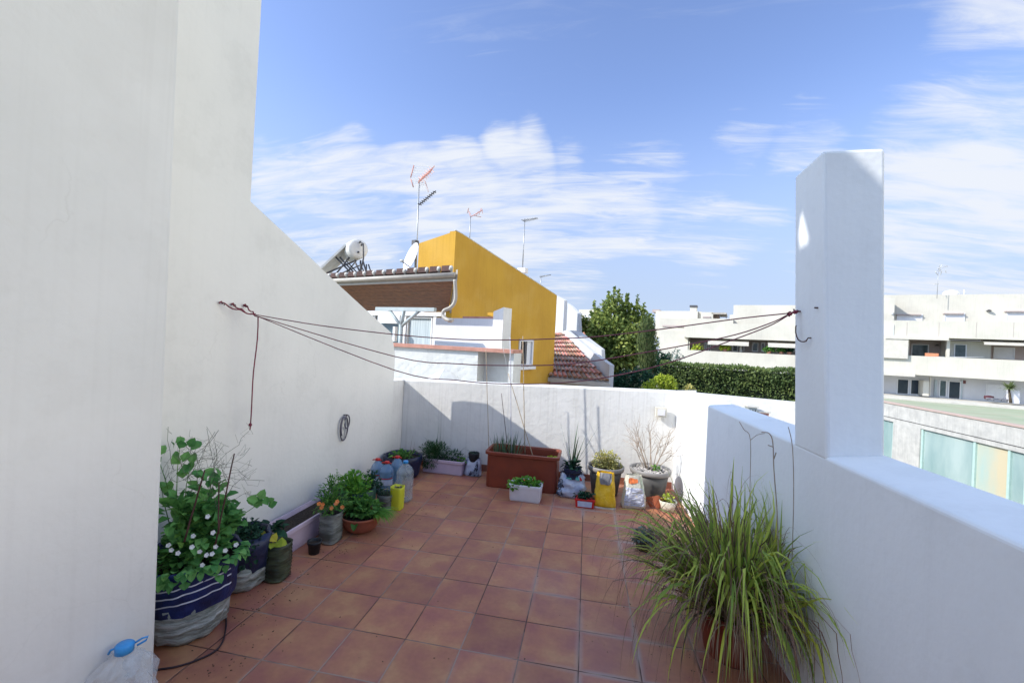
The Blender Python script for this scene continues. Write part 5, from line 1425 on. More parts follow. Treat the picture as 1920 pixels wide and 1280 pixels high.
for k in range(7):
    p = yb0.lerp(yb1, .15 + k * .14); s_ = Vector((.35, .2, 1)).normalized()
    for sg in (1, -1):
        v = Vector((.5 * sg, -.2 * sg, .55)) * .13; w_2 = Vector((.5 * sg, -.2 * sg, -.55)) * .13
        q.tube([p, p + v], .0085, 4); q.tube([p, p + w_2], .0085, 4)
q.build('director_boom', ant_red, t_)
q = MB()
for (c1_, c2_, c3_, c4_) in [((776, 310), (770, 333), (800, 334), (806, 312)), ((770, 336), (775, 351), (803, 360), (797, 340))]:
    P1, P2, P3, P4 = PP(*c1_, .15), PP(*c2_, .05), PP(*c3_, -.1), PP(*c4_, .0)
    for k in range(6):
        t = k / 5; q.tube([P1.lerp(P2, t), P4.lerp(P3, t)], .0045, 4)
    q.tube([P4, P3], .006, 4)
q.build('reflector_grid', metal_l, t_)
q = MB()
for a_, b2 in [((776, 310), (770, 333)), ((770, 336), (775, 351)), ((797, 340), (803, 360))]: q.tube([PP(*a_, .1), PP(*b2, .05)], .012, 5)
q.build('reflector_edge', ant_red, t_)
q = MB(); yagi(q, PP(786, 384), PP(817, 358, -.3), 9, .11, .09, .012); q.build('lower_boom', metal_d, t_)
q = MB(); q.vbox(VPl(PP(779, 455), E1), -.06, .05, PP(779, 460).z, PP(779, 451).z, -.06, .06); q.build('amplifier_box', metal_d, t_)
zc = 12.0
t_, b_, tp = antenna(zc, (881, 450), (882, 405), 'small television antenna with thin angled rods, just behind the yellow peak')
q = MB(); q.tube([PP(882, 407), PP(905, 394)], .012, 5)
for a_, b2 in [((882, 407), (877, 392)), ((884, 405), (880, 397)), ((888, 404), (902, 407)), ((905, 400), (903, 391)), ((893, 405), (897, 396)), ((898, 403), (902, 391)), ((882, 400), (878, 396)), ((879, 390), (876, 400))]: q.tube([PP(*a_), PP(*b2, .1)], .008, 4)
q.build('rods', ant_red, t_)
zc = 13.5
t_, b_, tp = antenna(zc, (980, 500), (984, 410), 'television antenna on a tall bare mast standing over the yellow roof slope')
q = MB(); yagi(q, PP(980, 414), PP(1008, 409, -.3), 10, .3, .18, .009); q.build('boom', metal, t_)
q = MB(); q.vbox(VPl(PP(979, 505), E1), -.12, .16, PP(979, 512).z, PP(979, 503).z, -.1, .1); q.build('mast_foot', white_plastic, t_)
zc = 15.0
t_, b_, tp = antenna(zc, (1014, 535), (1014, 516), 'shortest television antenna, low over the right end of the yellow roof slope')
q = MB(); yagi(q, PP(1013, 519), PP(1033, 515, -.3), 7, .22, .12, .009); q.build('boom', metal, t_)

# ------------------------------------------------------------------ white row houses and tiled roof beyond the yellow gable
rh = thing('row_house', 'white house with a weathered clay tile roof, right of the yellow house', 'house', PZC(1090, 720, 13))
eL, eR = PZC(1020, 707, 13.2), PZC(1144, 707, 12.2)
tL, tR = PZC(1020, 627, 18.0), PZC(1056, 624, 17.6)
eR.z = eL.z
def rp_(u, v): 
    a = eL.lerp(eR, u); b__ = tL.lerp(tR, u); return a.lerp(b__, v)
q = MB(); th_ = Vector((0, 0, -.12)); q.hexa([eL + th_, eR + th_, tR + th_, tL + th_, eL, eR, tR, tL]); q.build('roof_slab', mortar, rh)
q = MB(); nc, nr = 13, 10
for i in range(nc):
    for j in range(nr):
        u0, v0, v1 = (i + .5) / nc, j / nr, (j + 1.25) / nr
        a = rp_(u0, v0); b__ = rp_(u0, min(v1, 1.02)); dd_ = (b__ - a); sdv = (rp_(min(u0 + .5 / nc, 1), v0) - rp_(u0 - .5 / nc, v0)); wd = sdv.length * .5
        sdv = sdv.normalized(); up_ = sdv.cross(dd_.normalized());
        if up_.z < 0: up_ = -up_
        vs = []
        for p, k_, lift in ((a, 1.0, .09), (b__, .8, .0)):
            for s_ in range(6):
                an = math.pi * s_ / 5
                vs.append(p + sdv * (math.cos(an) * wd * .82 * k_) + up_ * (math.sin(an) * wd * .75 * k_ + lift))
        fs = [(s_, s_ + 1, 7 + s_, 6 + s_) for s_ in range(5)] + [(0, 1, 2, 3, 4, 5)]
        q.add(vs, fs, True)
q.build('roof_tiles', tile_r, rh)
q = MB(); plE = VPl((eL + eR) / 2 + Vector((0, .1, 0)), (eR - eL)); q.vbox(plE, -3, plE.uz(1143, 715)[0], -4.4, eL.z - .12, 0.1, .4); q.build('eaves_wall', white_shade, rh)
def party(pxs, zcs, off, mat, nm, par):
    pts = [PZC(x, y, z) for (x, y), z in zip(pxs, zcs)]
    bot = [Vector((p.x, p.y, -4.4)) for p in (pts[-1], pts[0])]
    m_ = MB(); m_.prism(pts + bot, off); return m_.build(nm, mat, par)
offp = Vector((.13, .03, 0))
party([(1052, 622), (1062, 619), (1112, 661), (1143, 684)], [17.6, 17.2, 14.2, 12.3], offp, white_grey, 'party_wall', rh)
tw_ = thing('stepped_houses', 'white stepped party walls and a smaller tiled roof falling away behind the yellow house', 'house', PZC(1070, 640, 21))
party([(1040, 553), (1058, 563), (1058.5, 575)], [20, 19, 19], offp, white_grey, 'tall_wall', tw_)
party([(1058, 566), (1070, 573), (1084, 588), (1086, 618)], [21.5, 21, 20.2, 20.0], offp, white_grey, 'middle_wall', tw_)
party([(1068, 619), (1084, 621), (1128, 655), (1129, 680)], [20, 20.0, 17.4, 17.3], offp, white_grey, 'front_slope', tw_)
party([(1080, 612), (1086, 612), (1118, 633), (1120, 660)], [24, 24, 22, 22], offp, tile_r, 'tiled_slope', tw_)
o = tw_.children
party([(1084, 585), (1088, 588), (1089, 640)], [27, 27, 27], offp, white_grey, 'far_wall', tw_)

# ------------------------------------------------------------------ garden: low wall, hedge, trees
gw = MB(); a = PZC(1262, 732.5, 13.5); b__ = PZC(1615, 744, 11.2); plGW = VPl(a, b__ - a)
zt_ = a.z
gw.vbox(plGW, -1, (b__ - a).length, -4.4, zt_, 0, .25)
o = gw.build('garden_wall', plaster_rough); tag(o, 'low white garden wall running below the long clipped hedge', 'wall')
# small roof vents just over our parapet
for px0, px1, py0, py1, mt_, nm, lb_ in [(1404, 1420, 760.5, 772, grey_frame, 'vent_box', 'small grey box on the lower roof just outside the parapet'), (1423, 1442, 770, 782, cap_tile, 'brick_vent', 'small brick vent with slots just outside the parapet')]:
    plV = VPl(PZC(px0, 770, 8.5), Vector((1, -.1, 0)))
    t_ = thing(nm, lb_, 'vent', PZC(px0, 790, 8.5))
    q = MB(); u0, z1 = plV.uz(px0, py0); u1, _ = plV.uz(px1, py0); z0 = Zt(plV, px0, py1 + 25)
    q.vbox(plV, u0, u1, z0 - .6, z1 - .03, 0, .3); q.build('body', mt_, t_)
    q = MB(); q.vbox(plV, u0 - .03, u1 + .03, z1 - .028, z1, -.03, .33); q.build('cap', mortar, t_)
    q = MB(); w_3 = (u1 - u0) / 7
    for k in range(3): q.vbox(plV, u0 + w_3 * (1 + 2 * k), u0 + w_3 * (2 + 2 * k), z1 - .17, z1 - .07, -.004, .01)
    q.build('slots', metal_d, t_)
lower = MB(); lower.box(2.9, 8, 4.0, 12.5, -4.4, -1.5); o = lower.build('lower_roof', concrete); tag(o, 'flat roof of the lower building just beyond the parapet', 'roof')

def leaf_cloud(mb, pts_r, n, L, W, jitter=.25, shell=.55):
    """leaf clumps spread through a set of overlapping lobes"""
    tot = sum(r ** 2 for _, r in pts_r)
    for c0, r in pts_r:
        k = int(n * r * r / tot)
        for _ in range(k):
            d = rdir(); t = r * (shell + (1 - shell) * R.random()) * (1 + R.uniform(-jitter, jitter))
            p = c0 + d * t
            dd = (d + rdir() * .9).normalized(); s = R.uniform(.6, 1.35)
            sdv = dd.orthogonal().normalized(); rot = Matrix.Rotation(R.uniform(0, 6.28), 3, dd); sdv = rot @ sdv
            a = p - dd * L * s * .5; b2 = p + dd * L * s * .5
            mb.add([a, p + sdv * W * s * .5, b2, p - sdv * W * s * .5], [(0, 1, 2, 3)])
# big leafy tree
zc = 21.0
tb = PZC(1160, 705, zc); tb.z = -2.0
tr = thing('broadleaf_tree', 'big dark green broadleaf tree with loose upright shoots, rising behind the tiled roof', 'tree', tb)
lobes = []
for x, y, r, dz in [(1155, 640, 1.1, 0), (1125, 615, .7, -.3), (1185, 612, .8, .2), (1150, 592, .62, 0), (1110, 640, .55, .3), (1205, 640, .7, -.2), (1140, 680, .9, 0), (1190, 675, .8, .1), (1172, 580, .42, .1), (1140, 575, .38, .1), (1208, 598, .4, 0), (1100, 612, .36, 0), (1105, 668, .4, 0), (1155, 566, .22, 0), (1118, 590, .34, .2), (1197, 583, .3, 0), (1160, 655, 1.0, -.6), (1125, 655, .7, -.5), (1185, 640, .7, -.6), (1145, 615, .6, -.6), (1216, 618, .3, 0), (1220, 660, .35, .3), (1095, 600, .2, 0)]:
    lobes.append((PZC(x, y, zc + dz), r))
q = MB(); leaf_cloud(q, lobes, 11000, .20, .12, .3, .5)
for _ in range(26):
    c0, r = R.choice(lobes[:16]); p = c0 + Vector((R.uniform(-.6, .6) * r, R.uniform(-.5, .5), r * .8))
    for k in range(9): 
        leaf_cloud(q, [(p + Vector((0, 0, k * .055)), .09)], 5, .15, .09)
q.build('crown', g_tree, tr)
q = MB(); stems(q, tb, [PZC(x, y, zc) for x, y in [(1150, 640), (1185, 640), (1125, 640), (1165, 600), (1150, 580), (1205, 640)]], .12, .08, 6); q.build('trunk', bark, tr)
# small palm-ish darker mass at its foot
zc = 16.5
cb_ = PZC(1213, 705, zc); cb_.z = -1.5
cy = thing('cypress', 'narrow upright cypress standing in front of the big tree\'s right edge', 'tree', cb_)
lobes = [(PZC(1213 + R.uniform(-4, 4), y, zc), .22 + .12 * math.sin((y - 598) / 110 * 3.0)) for y in range(612, 705, 5)]
q = MB()
for c0, r in lobes:
    for _ in range(190):
        d = rdir(); p = c0 + Vector((d.x * r, d.y * r, d.z * r * 1.2)); dd = (Vector((d.x * .35, d.y * .35, 1)) + rdir() * .25).normalized(); L_ = R.uniform(.07, .17); sdv = dd.cross(d).normalized()
        q.add([p, p + dd * L_ * .5 + sdv * .018, p + dd * L_, p + dd * L_ * .5 - sdv * .018], [(0, 1, 2, 3)])
q.build('crown', g_cyp, cy)
q = MB(); q.tube([cb_, PZC(1213, 610, zc)], [.09, .02], 6); q.build('trunk', bark, cy)
def shrub(zc, spec, mat, n, L, W, label, nm='shrub', stem=True, cat='shrub'):
    lob = [(PZC(x, y, zc + dz), r) for x, y, r, dz in spec]
    b0 = lob[0][0].copy(); b0.z = -3
    t_ = thing(nm, label, cat, b0)
    q = MB(); leaf_cloud(q, lob, n, L, W, .25, .5); q.build('foliage', mat, t_)
    q = MB(); stems(q, b0, [l[0] for l in lob[:5]], .05, .05, 4); q.build('stem', bark, t_)
    return t_
shrub(13.8, [(1175, 712, .34, 0), (1200, 708, .36, 0), (1158, 714, .3, .2), (1188, 718, .3, 0), (1215, 712, .3, .2), (1150, 722, .3, .3)], g_dark, 2600, .09, .05, 'low dark shrub at the foot of the big tree, beside the tiled roof corner')
shrub(12.9, [(1245, 716, .26, 0), (1228, 722, .22, 0), (1260, 722, .2, 0), (1238, 710, .15, 0), (1215, 726, .2, 0), (1256, 712, .13, 0)], g_lime, 1500, .075, .04, 'bright yellow-green shrub showing over the far parapet\'s right end')
shrub(12.9, [(1292, 727, .13, 0), (1284, 731, .1, 0), (1300, 732, .1, 0)], g_var, 340, .07, .04, 'tiny yellowish shrub between the bright shrub and the long hedge')
shrub(19, [(1245, 680, .4, 0), (1236, 668, .28, 0), (1240, 695, .4, 0), (1252, 670, .22, 0), (1229, 690, .35, 0)], g_dark, 1500, .12, .05, 'dark conifer mass filling the gap between the cypress and the hedge', cat='shrub')
# hedge
a = PZC(1238, 700, 15.8); b__ = PZC(1625, 700, 13.6); plHd = VPl(a, b__ - a); Lh = (b__ - a).length
zt0 = Zt(plHd, 1290, 684); zb0 = -2.2
hd = thing('hedge', 'long clipped dark green hedge behind the low garden wall', 'hedge', a)
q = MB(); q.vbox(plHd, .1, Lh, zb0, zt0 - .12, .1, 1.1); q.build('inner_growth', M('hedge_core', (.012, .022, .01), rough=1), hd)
q = MB()
for _ in range(21000):
    u = R.uniform(0, Lh); k = R.random()
    und = .09 * mnoise.noise(Vector((u * 1.3, 0, 3))) + .05 * mnoise.noise(Vector((u * 4.1, 2, 3)))
    if k < .72: z = R.uniform(zb0 + 1.1, zt0 + und); p = plHd.pt(u, z, .0 + .13 * mnoise.noise(Vector((u * 1.7, z * 1.9, 0))) + R.uniform(0, .12)); nrm = -plHd.w
    else: p = plHd.pt(u, zt0 + und + R.uniform(-.08, .04), R.uniform(0, 1.2)); nrm = Vector((0, 0, 1))
    dd = (nrm * .5 + rdir()).normalized(); sdv = dd.orthogonal().normalized(); sdv = Matrix.Rotation(R.uniform(0, 6.3), 3, dd) @ sdv; L_ = R.uniform(.05, .12)
    q.add([p, p + dd * L_ * .5 + sdv * L_ * .28, p + dd * L_, p + dd * L_ * .5 - sdv * L_ * .28], [(0, 1, 2, 3)])
q.build('leaves', g_hedge, hd)
gb = MB(); gb.vbox(plHd, -14, Lh, -4.4, -1.3, -2, 9); o = gb.build('garden_bank', ground_m); o['kind'] = 'structure'

# ------------------------------------------------------------------ long white apartment terraces in the distance
def FZC(x): return 1 / (.0217 + 1.25e-5 * (x - 1230))
fa, fb = PZC(1230, 640, FZC(1230)), PZC(1920, 640, FZC(1920))
plA = VPl(fa, fb - fa)
def AB(mb, x0, x1, yt, yb, d0, d1, rec=None, zb=None): return VB(mb, plA, x0, x1, yt, yb, d0, d1, rec=(d0 if rec is None else rec), zb=zb)
def ABz(mb, x0, x1, z0, z1, d0, d1, ym=640): 
    u0, u1 = U(plA, x0, ym, d0), U(plA, x1, ym, d0); mb.vbox(plA, min(u0, u1), max(u0, u1), z0, z1, d0, d1)
xm_ = 1790
Zr = lambda y, rec=0, x=xm_: Zt(plA, x, y, rec)
z_roof = Zt(plA, 1790, 552, 3.0); z_p3 = Zr(602); z_p3b = Zr(634); z_p2 = Zr(670); z_p2b = Zr(707); z_g = Zr(748)
# ----- right building
rb = thing('apartment_block', 'right-hand white apartment terraces with cream awnings, above the stained concrete building', 'apartment building', plA.pt(U(plA, 1790, 640), z_g - 3))
q = MB(); ABz(q, 1622, 2080, z_p3 - .6, z_roof, 3.0, 12); q.build('top_storey', white_far, rb)
q = MB(); ABz(q, 1600, 2080, z_p2 - .7, z_p3b - .02, 3.0, 12.2); q.build('first_floor_wall', tan_m, rb)
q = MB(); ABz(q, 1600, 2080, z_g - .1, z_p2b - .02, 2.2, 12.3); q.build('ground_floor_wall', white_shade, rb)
q = MB(); ABz(q, 1560, 2100, z_g - 3.3, z_g - .1, -2.4, 12.5); q.build('plinth', patio_m, rb)
q = MB(); ABz(q, 1600, 2080, z_p3b, z_p3, 0, .2); ABz(q, 1600, 2080, z_p3b, z_p3b + .25, .2, 3.1); q.build('upper_balcony', white_far, rb)
q = MB(); ABz(q, 1600, 2080, z_p2b, z_p2, 0, .2); ABz(q, 1600, 2080, z_p2b, z_p2b + .25, .2, 3.1); q.build('lower_balcony', white_far, rb)
# stair tower recess left of the top storey
q = MB(); AB(q, 1560, 1677, 559, 606, 1.2, 3.0, zb=z_p3 - .3); q.build('left_wing', white_far, rb)
q = MB(); AB(q, 1600, 1676, 608, 628, -.05, .0); q.build('end_panel', white_shade, rb)
# infill walls of the first floor that stand forward in white
q = MB(); AB(q, 1776, 1858, 640, 672, 1.6, 3.0); q.build('white_infill', white_far, rb)
q = MB(); AB(q, 1652, 1705, 637, 672, .6, 1.4); q.build('white_infill', white_far, rb)
q = MB(); AB(q, 1775, 1781, 636, 672, .3, .5); q.build('pillar', white_far, rb)
def win(x0, x1, y0, y1, rec, pmat, par, fr=True, nm='window', th=.07):
    m_ = MB(); ym = (y0 + y1) / 2; u0, u1 = U(plA, x0, ym, rec), U(plA, x1, ym, rec); z1, z0 = Zt(plA, (x0 + x1) / 2, y0, rec), Zt(plA, (x0 + x1) / 2, y1, rec)
    for a_, b2, c_, d_ in [(u0, u0 + th, z0, z1), (u1 - th, u1, z0, z1), (u0 + th, u1 - th, z1 - th, z1), (u0 + th, u1 - th, z0, z0 + th)]: m_.vbox(plA, a_, b2, c_, d_, rec - .08, rec - .002)
    w = m_.build(nm, frame_w if fr else tan_m, par)
    m_ = MB(); m_.vbox(plA, u0 + th, u1 - th, z0 + th, z1 - th, rec - .035, rec - .003); m_.build('pane', pmat, w)
    return w
win(1681, 1729, 589, 606, 3.0, shutter, rb); win(1770, 1808, 587, 606, 3.0, shutter, rb); win(1886, 1935, 583, 604, 3.0, shutter, rb)
q = MB(); AB(q, 1681, 1728, 588.5, 590.5, 2.7, 2.98); AB(q, 1770, 1808, 586.5, 588.5, 2.7, 2.98); AB(q, 1886, 1936, 582.5, 584.5, 2.7, 2.98); q.build('window_hood', tan_m, rb)
win(1708, 1741, 645, 670, 3.0, glass_g, rb); win(1788, 1812, 645, 671, 1.6, glass_g, rb)
win(1862, 1902, 651, 673, 3.0, shutter, rb)
win(1681, 1704, 710, 739, 2.2, glass_d, rb); win(1706, 1729, 711, 740, 2.2, glass_d, rb); win(1760, 1775, 712, 744, 2.2, glass_g, rb); win(1777, 1801, 714, 748, 2.2, glass_d, rb); win(1848, 1900, 721, 750, 2.2, shutter, rb)
q = MB(); AB(q, 1743, 1745.5, 706, 742, 1.2, 1.4); AB(q, 1731, 1742, 714, 742, 1.0, 2.2); q.build('partition', white_far, rb)
def lamp(x, y, rec, par):
    p = plA.at(x, y, rec) - plA.w * .15; m_ = MB(); m_.lathe([(.02, .12), (.06, .1), (.16, .02), (.2, 0), (.05, -.02)], 12, p); m_.tube([p + Vector((0, 0, .1)), p + plA.w * .14 + Vector((0, 0, .13))], .02, 5); return m_.build('wall_lamp', metal_d, par)
lamp(1853, 583, 3.0, rb); lamp(1756, 648, 3.0, rb); lamp(1918, 649, 3.0, rb)
q = MB(); AB(q, 1672, 1675, 585, 589, 1.05, 1.2); q.build('meter_box', metal_l, rb)
def awning(x0, x1, y0, y1, d0, d1, rec_y, nm, label, roll=False):
    u0, u1 = U(plA, x0, y1, d0), U(plA, x1, y1, d0); z0 = Zt(plA, (x0 + x1) / 2, y1 - 4, d0); z1 = Zt(plA, (x0 + x1) / 2, y0, d0)
    t_ = thing('awning', label, 'awning', plA.pt((u0 + u1) / 2, z0, d0))
    q = MB(); q.hexa([plA.pt(u0, z0, d0), plA.pt(u1, z0, d0), plA.pt(u1 + .3, z1 + .25, d1), plA.pt(u0 + .3, z1 + .25, d1), plA.pt(u0, z0 + .04, d0), plA.pt(u1, z0 + .04, d0), plA.pt(u1 + .3, z1 + .29, d1), plA.pt(u0 + .3, z1 + .29, d1)]); q.build('cloth', awning_m, t_)
    q = MB(); q.vbox(plA, u0, u1, z0 - .16, z0 - .002, d0 - .03, d0 + .02); q.build('valance', awning_m, t_)
    q = MB()
    for u in (u0 + .3, u1 - .3): q.tube([plA.pt(u, z0, d0 + .05), plA.pt(u + .2, z1, d1)], .03, 5)
    q.build('arms', metal_l, t_); return t_
awning(1845, 1960, 634, 648, .1, 2.9, 0, 'a', 'cream awning let out over the far right balcony')
awning(1660, 1779, 628, 637, -.3, 1.5, 0, 'b', 'flat cream awning over the balcony with the orange towel')
vb = MB(); AB(vb, 1640, 1703, 629, 671, -.25, -.2); o_ = vb.build('roller_blind', awning_m); tag(o_, 'pale vertical roller blind closing the balcony beside the column', 'blind')
vb = MB(); AB(vb, 1640, 1716, 697, 704, -.35, .0); o_ = vb.build('folded_awning', awning_m); tag(o_, 'folded cream awning case under the lower balcony beside the column', 'awning')
ot = MB(); AB(ot, 1736, 1760, 662, 671, .25, .5); o_ = ot.build('hanging_towel', orange_cloth); tag(o_, 'orange towel laid over the balcony wall under the flat cream awning', 'towel')
for x in (1700, 1760, 1830, 1900, 1980):
    q = MB(); AB(q, x, x + .7, 604, 632, -.012, .0, rec=0); q.build('wall_joint', tan_m, rb)
for x0, x1, y in ((1676, 1771, 672.5), (1781, 1845, 673)):
    q = MB(); pa3, pb3 = plA.at(x0, y - 4, .1), plA.at(x1, y - 4, .1); q.tube([pa3, pb3], .02, 5); q.build('hand_rail', metal_l, rb)
for x0, x1, y0, y1 in ((1752, 1757, 712, 742), (1802, 1805, 712, 747)):
    q = MB(); AB(q, x0, x1, y0, y1, 2.1, 2.19); q.build('curtain_panel', curtain, rb)
for x, y in ((1805, 716),):
    q = MB(); AB(q, x, x + 6, y - 3, y + 3, 2.12, 2.18); q.build('wall_sign', M('maroon_plaque', (.16, .06, .06), rough=.7), rb)
# roof: water tank and antenna
zc = 35.0
t_ = thing('roof_tank', 'round white tank with a vent pipe on the roof of the right-hand terraces', 'tank', PZC(1784, 552, zc))
q = MB(); c_ = PZC(1783, 555, 41); q.lathe([(.1, 0), (.62, .0), (.62, .35), (.5, .55), (.2, .66), (.02, .68)], 20, c_ - Vector((0, 0, .1))); q.build('tank', white_plastic, t_)
q = MB(); q.tube([c_ + Vector((.85, -.3, -.1)), c_ + Vector((.85, -.3, .6))], .06, 6); q.build('vent_pipe', metal_l, t_)
zc = 37.0
t_, b_, tp = antenna(zc, (1757, 553), (1760, 500), 'television antenna with bent dipoles on the roof of the right-hand terraces')
q = MB(); q.tube([PP(1758, 503), PP(1777, 499)], .03, 5)
for a_, b2 in [((1762, 503), (1766, 497)), ((1754, 510), (1760, 517)), ((1766, 507), (1763, 516)), ((1773, 507), (1774, 511)), ((1768, 500), (1776, 499)), ((1755, 508), (1765, 506)), ((1751, 533), (1760, 532)), ((1762, 497), (1762, 510))]: q.tube([PP(*a_), PP(*b2, .3)], .028, 4)
q.build('rods', metal_l, t_)
# patio things
t_ = thing('potted_palm', 'small potted palm in a white box planter on the far right terrace', 'potted plant', plA.pt(U(plA, 1897, 750, -.2), z_g, -.2))
q = MB(); AB(q, 1896, 1912, 732, 756, -.4, .3); q.build('planter_box', white_plastic, t_)
q = MB(); pb_ = plA.at(1895, 755, -.5); pt_ = plA.at(1892, 730, -.5); q.tube([pb_, pt_], [.1, .06], 6); q.build('trunk', bark, t_)
q = MB()
for _ in range(70): q.blade(pt_, Vector((R.uniform(-1, 1), R.uniform(-1, 1), R.uniform(.2, 1.2))), R.uniform(.6, .95), .09, 1.0, 5)
q.build('fronds', g_palm, t_)
for (x0, x1, y0, y1, mt_, lb_, nm) in [(1848, 1860, 741, 748, M('maroon_cushion', (.09, .03, .04), rough=.9), 'round maroon pouf on the ground floor terrace', 'pouf')]:
    q = MB(); p = plA.at((x0 + x1) / 2, y1, .6); q.lathe([(.05, 0), (.24, .0), (.29, .1), (.27, .26), (.05, .3)], 16, p); o_ = q.build(nm, mt_); tag(o_, lb_, 'pouf')
q = MB(); p = plA.at(1880, 752, .2)
q.hexa([p + Vector(v) for v in [(-.9, -.3, .12), (.2, -.3, .12), (.2, .3, .12), (-.9, .3, .12), (-.9, -.3, .2), (.2, -.3, .2), (.2, .3, .2), (-.9, .3, .2)]]); q.hexa([p + Vector(v) for v in [(.2, -.3, .12), (.3, -.3, .12), (.3, .3, .12), (.2, .3, .12), (.5, -.3, .65), (.58, -.3, .62), (.58, .3, .62), (.5, .3, .65)]])
for dx in (-.8, .1):
    for dy in (-.25, .25): q.tube([p + Vector((dx, dy, 0)), p + Vector((dx, dy, .13))], .03, 5)
o_ = q.build('sun_lounger', M('dark_blue_canvas', (.06, .07, .12), (.3, .3, .3), rough=.8)); tag(o_, 'low dark lounger with a raised back beside the potted palm', 'lounger')
# ----- left building of the same row
lb_ = thing('apartment_block', 'left-hand white apartment terraces between the big tree and the column, above the hedge', 'apartment building', plA.pt(U(plA, 1380, 640), -4))
Zq = lambda y, rec=0, x=1400: Zt(plA, x, y, rec)
zg2 = Zq(735); za2 = Zq(661); zb2 = Zq(636); zc2 = Zq(607)
q = MB(); ABz(q, 1236, 1604, zg2 - 2, za2 - .004, 0, .3); ABz(q, 1236, 1604, za2 - .35, za2 - .1, .3, 3); q.build('lower_balcony', white_far, lb_)
q = MB(); ABz(q, 1282, 1604, zb2, zc2, 0, .3); ABz(q, 1282, 1604, zb2, zb2 + .25, .3, 3); q.build('upper_balcony', white_far, lb_)
q = MB(); ABz(q, 1236, 1604, za2 - .5, zb2 - .02, 3.0, 10); q.build('first_floor_wall', tan_m, lb_)
q = MB(); AB(q, 1236, 1290, 620, 661, .8, 6, zb=za2); q.build('side_wing', white_far, lb_)
q = MB(); AB(q, 1374, 1604, 572, 640, 3.0, 10, zb=zb2); q.build('top_storey', white_far, lb_)
q = MB(); AB(q, 1367, 1375, 590, 640, 3.1, 9, zb=zb2); q.build('chimney_wall', white_far, lb_)
q = MB(); AB(q, 1228, 1307, 583, 640, 4.0, 10, zb=zb2); q.build('left_top_storey', white_far, lb_)
q = MB(); AB(q, 1236, 1308, 597, 640, 2.0, 4.2, zb=zb2); AB(q, 1290, 1374, 597, 640, 1.8, 3.0, zb=zb2); q.build('terrace_wall', white_far, lb_)
q = MB(); AB(q, 1290, 1314, 584, 640, 4.4, 8, zb=zb2); AB(q, 1313, 1336, 585, 640, 4.0, 8, zb=zb2); q.build('stair_head', white_far, lb_)
q = MB(); AB(q, 1318, 1332, 593, 596, 3.9, 4.0); AB(q, 1242, 1310, 610, 613, 1.9, 2.0); AB(q, 1316, 1327, 610, 613, 1.7, 1.8); q.build('slot_windows', tan_m, lb_)
q = MB(); AB(q, 1294, 1306, 573, 583, 4.6, 5.4, zb=Zt(plA, 1300, 584, 4.6)); q.build('chimney', white_far, lb_)
q = MB(); AB(q, 1293, 1307, 572, 575.5, 4.5, 5.5); q.build('chimney_cap', metal_d, lb_)
q = MB(); AB(q, 1334, 1362, 586, 589, 4, 8); q.build('pergola_roof', gutter_m, lb_)
q = MB(); AB(q, 1333, 1350, 589, 597, 5.5, 5.7); q.build('pergola_screen', tan_m, lb_)
for x in (1333, 1349, 1361):
    q = MB(); AB(q, x, x + 1.2, 588, 598, 4.1, 4.3); q.build('pergola_post', metal_d, lb_)
q = MB(); AB(q, 1223, 1236, 580, 585, 5, 7); q.build('roof_box', tan_m, lb_)
for x0, x1, mt_ in [(1296, 1312, tan_m), (1321, 1326, glass_g), (1328, 1333, glass_g), (1373, 1384, glass_d), (1388, 1396, tan_m), (1410, 1422, glass_g), (1427, 1434, glass_d), (1456, 1470, tan_m), (1482, 1492, glass_d)]:
    win(x0, x1, 642, 659, 3.0, mt_, lb_, nm='window', th=.1)
for x0, x1 in [(1387, 1391), (1452, 1458), (1290, 1293)]:
    q = MB(); AB(q, x0, x1, 640, 660, .9, 1.2); q.build('pillar', white_far, lb_)
def valance(x0, x1, label):
    m_ = MB(); u0, u1 = U(plA, x0, 640, .2), U(plA, x1, 640, .2); zt_2 = zb2 - .05
    m_.hexa([plA.pt(u0, zt_2 - .42, -.4), plA.pt(u1, zt_2 - .42, -.4), plA.pt(u1, zt_2 - .04, 1.2), plA.pt(u0, zt_2 - .04, 1.2), plA.pt(u0, zt_2 - .36, -.4), plA.pt(u1, zt_2 - .36, -.4), plA.pt(u1, zt_2, 1.2), plA.pt(u0, zt_2, 1.2)])
    m_.vbox(plA, u0, u1, zt_2 - .62, zt_2 - .422, -.4, -.36); o_ = m_.build('awning', awning_m); tag(o_, label, 'awning')
valance(1328, 1404, 'cream awning over the middle of the left-hand terraces, above the yellow-green balcony plant')
valance(1440, 1500, 'cream awning of the left-hand terraces just left of the column')
def balcony_plant(x, y, r, mat, label, zc=None, n=240):
    rec = .5; p = plA.at(x, y, rec)
    t_ = thing('balcony_plant', label, 'plant', p - Vector((0, 0, r)), 'plants on the far balconies')
    m_ = MB(); leaf_cloud(m_, [(p, r), (p + Vector((r * .6, 0, -.1)), r * .7), (p - Vector((r * .6, 0, .1)), r * .7)], n, .26, .12, .3, .3); m_.build('foliage', mat, t_)
    m_ = MB(); b0 = Vector((p.x, p.y, za2 - .1)); m_.lathe([(.1, 0), (.16, .02), (.2, .35), (.22, .36), (.18, .34)], 12, b0, close=False); m_.build('pot', cap_tile, t_)
balcony_plant(1307, 652, .5, g_lime, 'round yellow-green palm-like plant on the left-hand balcony wall')
balcony_plant(1360, 650, .5, g_lime, 'loose light green plant under the first cream awning')
balcony_plant(1442, 653, .42, g_mid, 'mid green plant left of the awning nearest the column')
balcony_plant(1465, 654, .34, g_mid, 'small green plant under the awning nearest the column')
balcony_plant(1480, 655, .3, g_dark, 'dark small plant on the balcony almost touching the column', n=120)
